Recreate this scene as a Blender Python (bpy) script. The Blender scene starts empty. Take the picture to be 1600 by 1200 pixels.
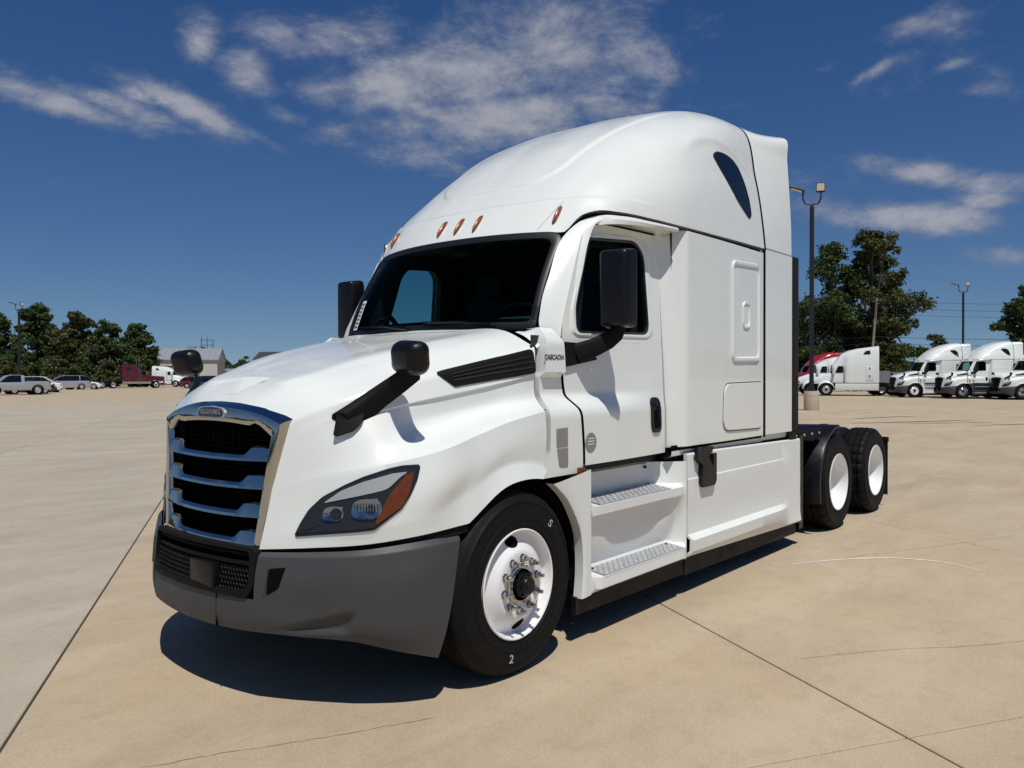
import bpy, bmesh, math, random
import numpy as np
from mathutils import Vector, Matrix
from mathutils.bvhtree import BVHTree
R = math.radians
random.seed(7); rng = np.random.default_rng(11)
scene = bpy.context.scene
COL = scene.collection

# ------------------------------------------------------------------ camera
cam = bpy.data.cameras.new('camera'); camo = bpy.data.objects.new('camera', cam); COL.objects.link(camo)
YAW, PIT, ROL, FPX = R(39.623), R(-0.594), R(-0.097), 1249.9
d = Vector((math.cos(YAW)*math.cos(PIT), math.sin(YAW)*math.cos(PIT), math.sin(PIT)))
r0 = Vector((math.sin(YAW), -math.cos(YAW), 0)); u0 = r0.cross(d)
rr = r0*math.cos(ROL) + u0*math.sin(ROL); uu = rr.cross(d)
camo.matrix_world = Matrix(((rr.x, uu.x, -d.x, -2.1089), (rr.y, uu.y, -d.y, -3.9591), (rr.z, uu.z, -d.z, 1.6385), (0, 0, 0, 1)))
cam.sensor_fit = 'HORIZONTAL'; cam.sensor_width = 36; cam.lens = 36*FPX/1600
cam.clip_start = .05; cam.clip_end = 6000
scene.camera = camo

# ------------------------------------------------------------------ light
SUN = Vector((-.28, -.38, 1.0)).normalized()
SUN_EL = math.asin(SUN.z)
sl = bpy.data.lights.new('sun', 'SUN'); so = bpy.data.objects.new('sun', sl); COL.objects.link(so)
so.rotation_euler = SUN.to_track_quat('Z', 'Y').to_euler()
sl.energy = 3.85; sl.angle = R(.53); sl.color = (1, .955, .88)
scene.view_settings.view_transform = 'Standard'; scene.view_settings.look = 'None'
scene.view_settings.exposure = 0; scene.view_settings.gamma = 1; scene.view_settings.use_curve_mapping = False

CLOUDS = [(1.208, 0.293, 0.103, 0.018, 0.22, 1), (1.226, 0.298, 0.053, 0.015, 0.1, 0.8), (1.072, 0.301, 0.09, 0.016, 0.33, 1), (1.129, 0.312, 0.033, 0.016, 0.3, 0.7), (1.072, 0.364, 0.026, 0.031, 0.9, 0.85), (1.012, 0.341, 0.04, 0.029, 0.3, 0.9), (1.001, 0.327, 0.044, 0.015, 0.2, 0.6), (0.942, 0.38, 0.105, 0.035, -0.1, 0.6), (0.912, 0.335, 0.084, 0.031, 0.1, 0.6), (0.819, 0.326, 0.094, 0.033, 0.1, 0.9), (0.755, 0.349, 0.151, 0.06, -0.2, 1), (0.724, 0.306, 0.16, 0.04, -0.1, 1), (0.636, 0.39, 0.152, 0.068, 0.1, 0.95), (0.58, 0.319, 0.071, 0.028, 0.2, 0.75), (0.549, 0.374, 0.086, 0.036, 0.3, 0.7), (0.771, 0.273, 0.103, 0.032, 0.1, 0.6), (0.644, 0.43, 0.16, 0.032, 0, 0.6), (0.85, 0.386, 0.07, 0.039, 0, 0.55), (0.893, 0.283, 0.046, 0.017, 0, 0.55), (0.957, 0.3, 0.037, 0.012, 0.3, 0.6), (0.206, 0.18, 0.125, 0.02, 0.1, 1), (0.193, 0.222, 0.086, 0.018, 0.28, 1), (1.146, 0.294, 0.071, 0.016, 0.25, 0.85), (0.145, 0.193, 0.053, 0.014, 0.2, 0.8), (0.311, 0.195, 0.076, 0.025, 0.15, 0.6), (0.139, 0.133, 0.046, 0.014, 0.1, 0.8), (0.218, 0.373, 0.048, 0.016, -0.05, 0.7), (0.154, 0.299, 0.03, 0.01, 0.1, 0.65), (0.27, 0.333, 0.04, 0.007, -0.35, 0.55), (0.325, 0.344, 0.035, 0.007, -0.1, 0.45), (0.193, 0.326, 0.025, 0.006, -0.2, 0.45)]
W = bpy.data.worlds.new('World'); scene.world = W; W.use_nodes = True
def build_sky():
    nt = W.node_tree; N = nt.nodes; L = nt.links; N.clear()
    out = N.new('ShaderNodeOutputWorld'); bg = N.new('ShaderNodeBackground'); bg.inputs['Strength'].default_value = .055
    sky = N.new('ShaderNodeTexSky'); sky.sky_type = 'NISHITA'; sky.sun_disc = False
    sky.sun_elevation = SUN_EL; sky.sun_rotation = math.atan2(SUN.x, SUN.y)
    sky.altitude = 200; sky.air_density = 1.0; sky.dust_density = .2; sky.ozone_density = 3.0
    geo = N.new('ShaderNodeNewGeometry')          # incoming points back to the viewer: direction = -incoming
    tc = N.new('ShaderNodeTexCoord'); D = tc.outputs['Generated']
    # the camera-height air is clear: read the sky model a few degrees up so its horizon stays blue
    mpv = N.new('ShaderNodeMapping'); mpv.inputs['Scale'].default_value = (1, 1, .86); mpv.inputs['Location'].default_value = (0, 0, .072)
    L.new(D, mpv.inputs[0]); nv = N.new('ShaderNodeVectorMath'); nv.operation = 'NORMALIZE'; L.new(mpv.outputs[0], nv.inputs[0]); L.new(nv.outputs[0], sky.inputs['Vector'])
    def math_(op, a, b=None, c=None, clamp=False):
        n = N.new('ShaderNodeMath'); n.operation = op; n.use_clamp = clamp
        for i, v in enumerate((a, b, c)):
            if v is None: continue
            if isinstance(v, (int, float)): n.inputs[i].default_value = v
            else: L.new(v, n.inputs[i])
        return n.outputs[0]
    sep = N.new('ShaderNodeSeparateXYZ'); L.new(D, sep.inputs[0])
    az = math_('ARCTAN2', sep.outputs[1], sep.outputs[0]); el = math_('ARCSINE', sep.outputs[2])
    # wispy detail, stretched along the horizon
    def noise(scale, detail, rough, lac, mp_scale, loc=(0, 0, 0), dist=0):
        mp = N.new('ShaderNodeMapping'); mp.inputs['Scale'].default_value = mp_scale; mp.inputs['Location'].default_value = loc
        L.new(D, mp.inputs[0]); n = N.new('ShaderNodeTexNoise'); n.inputs['Scale'].default_value = scale
        n.inputs['Detail'].default_value = detail; n.inputs['Roughness'].default_value = rough; n.inputs['Lacunarity'].default_value = lac
        n.inputs['Distortion'].default_value = dist
        L.new(mp.outputs[0], n.inputs['Vector']); return n.outputs['Fac']
    fine = noise(7.0, 12, .66, 2.15, (1, 1, 2.1), (3.1, 1.2, .4), .25)
    puff = noise(17, 8, .6, 2.1, (1, 1, 1.8), (5.3, .2, 3.4), .1)
    big = noise(1.7, 3, .5, 2, (1, 1, 2.2), (.3, 7.7, 2.1))
    wob = noise(3.2, 4, .55, 2, (1, 1, 1.8), (9, 2, 5))
    # cloud banks: azimuth, elevation, half width, half height, tilt (all radians), weight
    banks = CLOUDS
    tot = None
    azw = math_('ADD', az, math_('MULTIPLY', math_('SUBTRACT', wob, .5), .10))
    elw = math_('ADD', el, math_('MULTIPLY', math_('SUBTRACT', big, .5), .06))
    for a, e, hw, hh, tilt, wgt in banks:
        dx = math_('SUBTRACT', azw, a); dy = math_('SUBTRACT', elw, e)
        c, s = math.cos(tilt), math.sin(tilt)
        X = math_('DIVIDE', math_('ADD', math_('MULTIPLY', dx, c), math_('MULTIPLY', dy, s)), hw)
        Y = math_('DIVIDE', math_('SUBTRACT', math_('MULTIPLY', dy, c), math_('MULTIPLY', dx, s)), hh)
        r2 = math_('ADD', math_('MULTIPLY', X, X), math_('MULTIPLY', Y, Y))
        m = math_('MULTIPLY', math_('POWER', 2.718, math_('MULTIPLY', r2, -1.15)), wgt)
        tot = m if tot is None else math_('MAXIMUM', tot, m)
    # the rest of the sky carries the same broken cloud
    aw = N.new('ShaderNodeVectorMath'); aw.operation = 'DOT_PRODUCT'; aw.inputs[1].default_value = (math.cos(YAW), math.sin(YAW), 0); L.new(D, aw.inputs[0])
    am = N.new('ShaderNodeMapRange'); am.inputs['From Min'].default_value = .62; am.inputs['From Max'].default_value = .2; L.new(aw.outputs['Value'], am.inputs['Value']); away = am.outputs[0]
    general = math_('MULTIPLY', math_('SUBTRACT', big, .42, clamp=True), math_('MULTIPLY', 2.6, away), clamp=True)
    tot = math_('MAXIMUM', tot, general)
    dens = math_('ADD', math_('SUBTRACT', math_('MULTIPLY', tot, 1.2), .33), math_('ADD', math_('MULTIPLY', math_('SUBTRACT', fine, .5), 2.35), math_('MULTIPLY', math_('SUBTRACT', puff, .5), .9)))
    mr = N.new('ShaderNodeMapRange'); mr.interpolation_type = 'SMOOTHSTEP'
    mr.inputs['From Min'].default_value = -.12; mr.inputs['From Max'].default_value = 1.0
    mr.inputs['To Max'].default_value = .92; L.new(dens, mr.inputs['Value'])
    horiz = N.new('ShaderNodeMapRange'); horiz.inputs['From Min'].default_value = .02; horiz.inputs['From Max'].default_value = .12
    L.new(el, horiz.inputs['Value'])
    mask = math_('MULTIPLY', mr.outputs[0], horiz.outputs[0])
    cr = N.new('ShaderNodeMix'); cr.data_type = 'RGBA'
    cr.inputs['A'].default_value = (3.4, 3.9, 5.2, 1); cr.inputs['B'].default_value = (7.4, 7.5, 8.3, 1)
    L.new(math_('MULTIPLY', mr.outputs[0], math_('MULTIPLY', fine, 1.5), clamp=True), cr.inputs['Factor'])
    sat = N.new('ShaderNodeHueSaturation'); sat.inputs['Saturation'].default_value = 1.30; sat.inputs['Value'].default_value = 1.08; sat.inputs['Hue'].default_value = .511; L.new(sky.outputs[0], sat.inputs['Color'])
    mx = N.new('ShaderNodeMix'); mx.data_type = 'RGBA'
    L.new(mask, mx.inputs['Factor']); L.new(sat.outputs[0], mx.inputs['A']); L.new(cr.outputs['Result'], mx.inputs['B'])
    L.new(mx.outputs['Result'], bg.inputs['Color']); L.new(bg.outputs[0], out.inputs[0])

build_sky()

# ------------------------------------------------------------------ materials
def principled(name, color, rough=.5, metal=0, coat=0, spec=.5, coat_rough=.04):
    m = bpy.data.materials.new(name); m.use_nodes = True
    b = m.node_tree.nodes['Principled BSDF']
    b.inputs['Base Color'].default_value = (*color, 1); b.inputs['Roughness'].default_value = rough
    b.inputs['Metallic'].default_value = metal; b.inputs['Coat Weight'].default_value = coat
    b.inputs['Coat Roughness'].default_value = coat_rough; b.inputs['Specular IOR Level'].default_value = spec
    return m
def nd(m, t): return m.node_tree.nodes.new(t)
def lk(m, a, b): m.node_tree.links.new(a, b)
def worn(name, color, rough, var=.12, scale=9., bump=0., bscale=200., **k):
    """painted / moulded surface: faint blotchy tone and roughness, optional fine grain"""
    m = principled(name, color, rough, **k); b = m.node_tree.nodes['Principled BSDF']
    tc = nd(m, 'ShaderNodeTexCoord'); n = nd(m, 'ShaderNodeTexNoise'); n.inputs['Scale'].default_value = scale; n.inputs['Detail'].default_value = 7; n.inputs['Roughness'].default_value = .65
    lk(m, tc.outputs['Object'], n.inputs['Vector'])
    mx = nd(m, 'ShaderNodeMix'); mx.data_type = 'RGBA'
    mx.inputs['A'].default_value = (*[c*(1-var) for c in color], 1); mx.inputs['B'].default_value = (*[min(1, c*(1+var)) for c in color], 1)
    lk(m, n.outputs['Fac'], mx.inputs['Factor']); lk(m, mx.outputs['Result'], b.inputs['Base Color'])
    mr = nd(m, 'ShaderNodeMapRange'); mr.inputs['From Min'].default_value = .3; mr.inputs['From Max'].default_value = .7
    mr.inputs['To Min'].default_value = max(.02, rough-.08); mr.inputs['To Max'].default_value = min(1, rough+.1)
    lk(m, n.outputs['Fac'], mr.inputs['Value']); lk(m, mr.outputs[0], b.inputs['Roughness'])
    if bump:
        n2 = nd(m, 'ShaderNodeTexNoise'); n2.inputs['Scale'].default_value = bscale; n2.inputs['Detail'].default_value = 3
        lk(m, tc.outputs['Object'], n2.inputs['Vector'])
        bp = nd(m, 'ShaderNodeBump'); bp.inputs['Strength'].default_value = bump; bp.inputs['Distance'].default_value = .004
        lk(m, n2.outputs['Fac'], bp.inputs['Height']); lk(m, bp.outputs[0], b.inputs['Normal'])
    return m
def glass(name, tint, ior=1.45, rough=0.0):
    m = bpy.data.materials.new(name); m.use_nodes = True; nt = m.node_tree; nt.nodes.clear()
    o = nd(m, 'ShaderNodeOutputMaterial'); t = nd(m, 'ShaderNodeBsdfTransparent'); t.inputs[0].default_value = (*tint, 1)
    g = nd(m, 'ShaderNodeBsdfGlossy'); g.inputs['Roughness'].default_value = rough; g.inputs[0].default_value = (.9, .95, 1, 1)
    f = nd(m, 'ShaderNodeFresnel'); f.inputs[0].default_value = ior
    mx = nd(m, 'ShaderNodeMixShader'); lk(m, f.outputs[0], mx.inputs[0]); lk(m, t.outputs[0], mx.inputs[1]); lk(m, g.outputs[0], mx.inputs[2]); lk(m, mx.outputs[0], o.inputs[0])
    return m
M = {}
M['white'] = worn('white_paint', (.765, .80, .77), .27, var=.015, scale=3, coat=.6, coat_rough=.04)
M['white_plastic'] = worn('white_step_plastic', (.73, .757, .735), .36, var=.03, scale=6, coat=.15)
M['bumper'] = worn('dark_grey_plastic', (.046, .047, .050), .55, var=.10, scale=5, bump=.12, bscale=420)
M['black'] = worn('black_plastic', (.0045, .0045, .006), .34, var=.15, scale=14, spec=.28)
M['matt_black'] = worn('matt_black', (.0045, .0045, .005), .7, var=.2, scale=10, spec=.2)
M['seal'] = principled('rubber_seal', (.006, .006, .007), .45)
M['rubber'] = worn('tyre_rubber', (.0055, .0055, .006), .6, var=.3, scale=12, bump=.25, bscale=150, spec=.16)
M['skirt_rubber'] = worn('skirt_rubber', (.008, .0078, .0078), .6, var=.3, scale=6, spec=.25)
M['chrome'] = principled('chrome', (.50, .49, .47), .06, metal=1)
M['dull_chrome'] = worn('brushed_aluminium', (.50, .51, .52), .42, var=.2, scale=18, metal=.55)
M['steel_white'] = worn('white_steel_wheel', (.78, .79, .79), .34, var=.05, scale=10, coat=.2)
M['windscreen'] = glass('windscreen_glass', (.40, .60, .63), 1.025)
M['side_glass'] = glass('tinted_side_glass', (.42, .66, .66), 1.04)
M['dark_glass'] = principled('dark_tinted_glass', (.004, .006, .010), .06)
M['lens'] = glass('headlamp_lens', (.84, .86, .88), 1.10)
M['amber'] = worn('amber_lens', (.27, .058, .006), .25, var=.35, scale=60, coat=.6)
M['amber_deep'] = worn('amber_indicator', (.18, .038, .005), .3, var=.3, scale=25, coat=.3)
M['lamp_dark'] = principled('lamp_housing', (.026, .029, .036), .3, spec=.4)
M['lamp_silver'] = principled('lamp_reflector', (.40, .43, .47), .10, metal=1)
M['lamp_white'] = principled('lamp_light_bar', (.50, .51, .48), .28, coat=.4)
M['cabin'] = worn('charcoal_cabin_trim', (.018, .020, .026), .8, var=.15, scale=8)
M['cabin_light'] = worn('grey_dashboard', (.045, .052, .062), .7, var=.15, scale=8)
M['grey_tape'] = principled('grey_reflective_tape', (.25, .24, .22), .5)
M['badge_grey'] = principled('badge_grey', (.23, .23, .24), .5)
M['letter'] = principled('letter_grey', (.10, .105, .11), .4, metal=.5)
M['decal_white'] = principled('decal_white', (.72, .8, .8), .5)
M['navy'] = principled('badge_navy', (.012, .017, .06), .25, coat=.4)
M['chalk'] = principled('tyre_chalk', (.42, .42, .42), .9)
M['slot'] = principled('deep_black', (.0025, .0025, .003), .95, spec=.08)

# ------------------------------------------------------------------ helpers
def link(o, parent=None):
    COL.objects.link(o)
    if parent is not None: o.parent = parent
    return o
def thing(name, label, cat, loc=(0, 0, 0), rz=0, group=None):
    o = bpy.data.objects.new(name, None); o.empty_display_size = .2; link(o)
    o.location = loc; o.rotation_euler = (0, 0, rz); o['label'] = label; o['category'] = cat
    if group: o['group'] = group
    return o
def tag(o, label, cat, group=None):
    o['label'] = label; o['category'] = cat
    if group: o['group'] = group
    return o
def mesh_obj(name, V, F, mat, parent=None, ang=35, smooth=True, doubles=False, recalc=False):
    me = bpy.data.meshes.new(name)
    me.from_pydata([tuple(map(float, v)) for v in V], [], [tuple(int(i) for i in f) for f in F])
    if doubles or recalc:
        bm = bmesh.new(); bm.from_mesh(me)
        if doubles: bmesh.ops.remove_doubles(bm, verts=bm.verts, dist=1e-4)
        if recalc: bmesh.ops.recalc_face_normals(bm, faces=bm.faces)
        bm.to_mesh(me); bm.free()
    me.materials.append(mat)
    if smooth:
        me.polygons.foreach_set('use_smooth', [True]*len(me.polygons)); me.set_sharp_from_angle(angle=R(ang))
    return link(bpy.data.objects.new(name, me), parent)
class MB:
    """collects shapes; build() links them as one mesh"""
    def __init__(s): s.V = []; s.F = []
    def add(s, V, F):
        o = len(s.V); s.V += [tuple(v) for v in V]; s.F += [tuple(i+o for i in f) for f in F]; return s
    def box(s, a, b, bev=0):
        x0, y0, z0 = [min(p, q) for p, q in zip(a, b)]; x1, y1, z1 = [max(p, q) for p, q in zip(a, b)]
        if not bev:
            V = [(x, y, z) for x in (x0, x1) for y in (y0, y1) for z in (z0, z1)]
            return s.add(V, [(0, 1, 3, 2), (4, 6, 7, 5), (0, 4, 5, 1), (2, 3, 7, 6), (0, 2, 6, 4), (1, 5, 7, 3)])
        bm = bmesh.new(); bmesh.ops.create_cube(bm, size=1, matrix=Matrix.Translation(((x0+x1)/2, (y0+y1)/2, (z0+z1)/2)) @ Matrix.Diagonal((x1-x0, y1-y0, z1-z0, 1)))
        bmesh.ops.bevel(bm, geom=bm.edges[:], offset=bev, segments=2, profile=.6, affect='EDGES')
        return s.bm(bm)
    def bm(s, bm, mat=None):
        bm.verts.ensure_lookup_table(); bm.verts.index_update()
        s.add([(mat @ v.co if mat else v.co.copy()) for v in bm.verts], [[v.index for v in f.verts] for f in bm.faces]); bm.free(); return s
    def grid(s, G, closed_u=False, closed_v=False):
        G = np.asarray(G); nv, nu = G.shape[:2]; F = []
        for j in range(nv-(0 if closed_v else 1)):
            for i in range(nu-(0 if closed_u else 1)):
                F.append((j*nu+i, j*nu+(i+1) % nu, ((j+1) % nv)*nu+(i+1) % nu, ((j+1) % nv)*nu+i))
        return s.add(G.reshape(-1, 3), F)
    def tube(s, pts, rad, n=10, caps=True, flat=1., ref=Vector((0, 0, 1))):
        pts = [Vector(p) for p in pts]; rads = rad if isinstance(rad, (list, tuple)) else [rad]*len(pts); rings = []
        for i, p in enumerate(pts):
            t = (pts[min(i+1, len(pts)-1)]-pts[max(i-1, 0)]).normalized()
            a = t.cross(ref); a = a.normalized() if a.length > 1e-4 else t.cross(Vector((1, 0, 0))).normalized(); b = t.cross(a)
            rings.append([p+a*math.cos(2*math.pi*k/n)*rads[i]+b*math.sin(2*math.pi*k/n)*rads[i]*flat for k in range(n)])
        o = len(s.V); s.grid(np.array([[tuple(q) for q in r] for r in rings]), closed_u=True)
        if caps: s.F.append(tuple(o+k for k in range(n))); s.F.append(tuple(o+(len(pts)-1)*n+k for k in reversed(range(n))))
        return s
    def lathe(s, prof, origin, axis, n=48, cap=False):
        axis = Vector(axis).normalized(); a = axis.cross(Vector((0, 0, 1))); a = a.normalized() if a.length > .1 else Vector((1, 0, 0)); b = axis.cross(a); o = Vector(origin)
        G = [[tuple(o+axis*h+(a*math.cos(2*math.pi*k/n)+b*math.sin(2*math.pi*k/n))*r) for k in range(n)] for r, h in prof]
        st = len(s.V); s.grid(np.array(G), closed_u=True)
        if cap: s.F.append(tuple(st+(len(prof)-1)*n+k for k in range(n)))
        return s
    def prism(s, poly, f0, f1):
        """poly: 2-D outline; f0/f1 map (u,v) to the two faces"""
        o = len(s.V); n = len(poly); s.V += [tuple(f0(*p)) for p in poly]+[tuple(f1(*p)) for p in poly]
        s.F.append(tuple(o+i for i in range(n))); s.F.append(tuple(o+n+i for i in reversed(range(n))))
        s.F += [(o+i, o+(i+1) % n, o+n+(i+1) % n, o+n+i) for i in range(n)]; return s
    def mirrored(s):
        m = MB(); m.V = [(x, -y, z) for x, y, z in s.V]; m.F = [tuple(reversed(f)) for f in s.F]; return m
    def both(s):
        m = s.mirrored(); return s.add(m.V, m.F)
    def build(s, name, mat, parent=None, ang=35, smooth=True, doubles=False, recalc=False):
        return mesh_obj(name, s.V, s.F, mat, parent, ang, smooth, doubles, recalc)
def spline(P, n, sharp=()):
    P = np.asarray(P, float); N = len(P)
    if N == 2: return P[0]+(P[1]-P[0])*np.linspace(0, 1, n+1)[:, None]
    D = np.maximum(np.linalg.norm(P[1:]-P[:-1], axis=1), 1e-6)
    S = (P[1:]-P[:-1])/D[:, None]
    def tan(i, side):
        if i == 0: return S[0] if N < 3 or 1 in sharp else 1.5*S[0]-.5*((S[0]*D[1]+S[1]*D[0])/(D[0]+D[1]))
        if i == N-1: return S[-1] if N-2 in sharp else 1.5*S[-1]-.5*((S[-2]*D[-1]+S[-1]*D[-2])/(D[-1]+D[-2]))
        if i in sharp: return S[i-1] if side < 0 else S[i]
        return (S[i-1]*D[i]+S[i]*D[i-1])/(D[i-1]+D[i])
    out = []
    t = np.linspace(0, 1, n+1)[:-1][:, None]
    for i in range(N-1):
        m0, m1 = tan(i, 1)*D[i], tan(i+1, -1)*D[i]
        out.append((2*t**3-3*t**2+1)*P[i]+(t**3-2*t**2+t)*m0+(-2*t**3+3*t**2)*P[i+1]+(t**3-t**2)*m1)
    return np.vstack(out+[P[-1:]])
def patch(rows, nu=8, nv=6, sharp_rows=(), sharp_cols=(), row_sharp=None):
    rows2 = [spline(r, nu, tuple(sharp_cols)+tuple((row_sharp or {}).get(i, ()))) for i, r in enumerate(rows)]
    A = np.array(rows2)
    return np.stack([spline(A[:, k], nv, sharp_rows) for k in range(A.shape[1])], axis=1)
def rounded(poly, r, n=5):
    """2-D polygon with rounded corners"""
    P = [np.array(p, float) for p in poly]; out = []; rs = r if isinstance(r, (list, tuple)) else [r]*len(P)
    for i, p in enumerate(P):
        a, b = P[i-1]-p, P[(i+1) % len(P)]-p; la, lb = np.linalg.norm(a), np.linalg.norm(b)
        q = min(rs[i], la*.49, lb*.49)
        if q < 1e-5: out.append(tuple(p)); continue
        A, B = p+a/la*q, p+b/lb*q
        for k in range(n+1):
            t = k/n; out.append(tuple((1-t)**2*A+2*t*(1-t)*p+t*t*B))
    return out
def resample(poly, n):
    P = np.array(list(poly)+[poly[0]], float); L_ = np.r_[0, np.cumsum(np.linalg.norm(P[1:]-P[:-1], axis=1))]
    t = np.linspace(0, L_[-1], n, endpoint=False)
    return np.stack([np.interp(t, L_, P[:, 0]), np.interp(t, L_, P[:, 1])], 1)
def conform(mb, poly, fn, off=0., depth=.0, rings=5, n=None, center=None):
    """fill a (star-shaped) outline on the surface fn(u,v)->point, standing 'off' proud of it, with a rim 'depth' going back"""
    P = np.array(poly, float) if n is None else resample(poly, n); c = P.mean(0) if center is None else np.array(center)
    o = len(mb.V); N = len(P)
    if depth: mb.V += [tuple(fn(u, v, off-depth)) for u, v in P]; mb.F += [(o+i, o+(i+1) % N, o+N+(i+1) % N, o+N+i) for i in range(N)]; o += N
    for k in range(rings):
        t = 1-k/rings; mb.V += [tuple(fn(*(c+(p-c)*t), off)) for p in P]
    mb.V.append(tuple(fn(c[0], c[1], off)))
    for k in range(rings-1):
        mb.F += [(o+k*N+i, o+k*N+(i+1) % N, o+(k+1)*N+(i+1) % N, o+(k+1)*N+i) for i in range(N)]
    mb.F += [(o+(rings-1)*N+i, o+(rings-1)*N+(i+1) % N, len(mb.V)-1) for i in range(N)]
    return mb
def text_mesh(txt, size, bold=0., extrude=.0015, space=1.0, shear=0):
    cu = bpy.data.curves.new('t', 'FONT'); cu.body = txt; cu.size = size; cu.extrude = extrude; cu.offset = bold
    cu.align_x = 'CENTER'; cu.align_y = 'CENTER'; cu.space_character = space; cu.shear = shear
    o = bpy.data.objects.new('t', cu); COL.objects.link(o)
    dg = bpy.context.evaluated_depsgraph_get(); me = bpy.data.meshes.new_from_object(o.evaluated_get(dg))
    V = [v.co.copy() for v in me.vertices]; F = [tuple(p.vertices) for p in me.polygons]
    bpy.data.objects.remove(o); bpy.data.meshes.remove(me); bpy.data.curves.remove(cu)
    return V, F

# ================================================================== THE GROUND
def concrete():
    m = principled('weathered_concrete', (.4, .3, .2), .82, spec=.25); b = m.node_tree.nodes['Principled BSDF']
    geo = nd(m, 'ShaderNodeNewGeometry'); oi = nd(m, 'ShaderNodeObjectInfo')
    def mapping(rot, sc):
        mp = nd(m, 'ShaderNodeMapping'); mp.inputs['Rotation'].default_value = (0, 0, rot); mp.inputs['Scale'].default_value = sc
        lk(m, geo.outputs['Position'], mp.inputs[0]); return mp.outputs[0]
    def noise(vec, scale, det, rough=.55, dist=0):
        n = nd(m, 'ShaderNodeTexNoise'); n.inputs['Scale'].default_value = scale; n.inputs['Detail'].default_value = det; n.inputs['Roughness'].default_value = rough; n.inputs['Distortion'].default_value = dist
        lk(m, vec, n.inputs['Vector']); return n.outputs['Fac']
    def ramp(f, a, b_):
        mr = nd(m, 'ShaderNodeMapRange'); mr.inputs['From Min'].default_value = a; mr.inputs['From Max'].default_value = b_; lk(m, f, mr.inputs['Value']); return mr.outputs[0]
    def mix(f, A, B, mode='MIX'):
        mx = nd(m, 'ShaderNodeMix'); mx.data_type = 'RGBA'; mx.blend_type = mode
        for s_, v in (('Factor', f), ('A', A), ('B', B)):
            if isinstance(v, (int, float)): mx.inputs[s_].default_value = v
            elif isinstance(v, tuple): mx.inputs[s_].default_value = (*v, 1)
            else: lk(m, v, mx.inputs[s_])
        return mx.outputs['Result']
    P0 = mapping(0, (1, 1, 1)); PS = mapping(R(-58), (.35, 1, 1)); PW = mapping(R(31), (.14, 1, 1))
    c = mix(ramp(noise(P0, .55, 6, .6, .4), .36, .64), (.475, .378, .248), (.405, .338, .238))      # broad tan and grey clouds
    c = mix(ramp(noise(PS, 1.4, 8, .65, .3), .42, .72), c, (.52, .44, .32))                       # pale trowelled streaks
    pink = nd(m, 'ShaderNodeMath'); pink.operation = 'MULTIPLY'; pink.inputs[1].default_value = .5
    lk(m, ramp(noise(P0, 1.1, 5, .6), .55, .75), pink.inputs[0]); c = mix(pink.outputs[0], c, (.46, .335, .215))
    st = nd(m, 'ShaderNodeMath'); st.operation = 'MULTIPLY'; st.inputs[1].default_value = .32
    lk(m, ramp(noise(PW, .9, 7, .7, .6), .54, .74), st.inputs[0]); c = mix(st.outputs[0], c, (.235, .185, .132))  # tyre and drainage stains
    sp = nd(m, 'ShaderNodeMath'); sp.operation = 'MULTIPLY'; sp.inputs[1].default_value = .55
    lk(m, ramp(noise(P0, 120, 5, .75), .47, .66), sp.inputs[0]); c = mix(sp.outputs[0], c, (.21, .16, .115))      # sand grain
    sp2 = nd(m, 'ShaderNodeMath'); sp2.operation = 'MULTIPLY'; sp2.inputs[1].default_value = .5
    lk(m, ramp(noise(P0, 45, 6, .75), .50, .70), sp2.inputs[0]); c = mix(sp2.outputs[0], c, (.54, .455, .345))
    md = nd(m, 'ShaderNodeMath'); md.operation = 'MULTIPLY'; md.inputs[1].default_value = .38
    lk(m, ramp(noise(P0, 5.5, 8, .72, .3), .50, .70), md.inputs[0]); c = mix(md.outputs[0], c, (.30, .245, .17))
    vo = nd(m, 'ShaderNodeTexVoronoi'); vo.inputs['Scale'].default_value = 5; lk(m, P0, vo.inputs['Vector'])       # a few dark spots
    dk = nd(m, 'ShaderNodeMath'); dk.operation = 'LESS_THAN'; dk.inputs[1].default_value = .035; lk(m, vo.outputs['Distance'], dk.inputs[0])
    dm = nd(m, 'ShaderNodeMath'); dm.operation = 'MULTIPLY'; lk(m, dk.outputs[0], dm.inputs[0]); lk(m, ramp(noise(P0, 2.3, 2), .55, .6), dm.inputs[1])
    c = mix(dm.outputs[0], c, (.17, .13, .1))
    c = mix(1.0, c, oi.outputs['Color'], 'MULTIPLY')
    lk(m, c, b.inputs['Base Color'])
    bp = nd(m, 'ShaderNodeBump'); bp.inputs['Strength'].default_value = .35; bp.inputs['Distance'].default_value = .004
    lk(m, noise(P0, 130, 5, .7), bp.inputs['Height']); lk(m, bp.outputs[0], b.inputs['Normal'])
    return m
M['concrete'] = concrete()
JA = R(58.3); JU = Vector((math.cos(JA), math.sin(JA), 0)); JN = Vector((math.sin(JA), -math.cos(JA), 0))   # lane direction, across the lanes
SW, SLn, S0, T0 = 3.855, 3.03, -.725, -1.64
gr = MB(); gr.add([(-2500, -2500, -.016), (3500, -2500, -.016), (3500, 3500, -.016), (-2500, 3500, -.016)], [(0, 1, 2, 3)])
ground = gr.build('ground', M['concrete'], smooth=False); ground['kind'] = 'structure'; ground.color = (.97, .97, .97, 1)
NL0, NL1, NT0, NT1 = -6, 9, -3, 17
j = MB(); cs = [JN*(S0+SW*a)+JU*(T0+SLn*b) for a, b in ((NL0, NT0), (NL1, NT0), (NL1, NT1), (NL0, NT1))]
j.add([(p.x, p.y, -.009) for p in cs], [(0, 1, 2, 3)])
M['joint'] = principled('joint_sealant', (.045, .034, .023), .9)
lot = j.build('concrete_lot', M['joint'], smooth=False); lot['kind'] = 'structure'
slab_mesh = None
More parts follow.
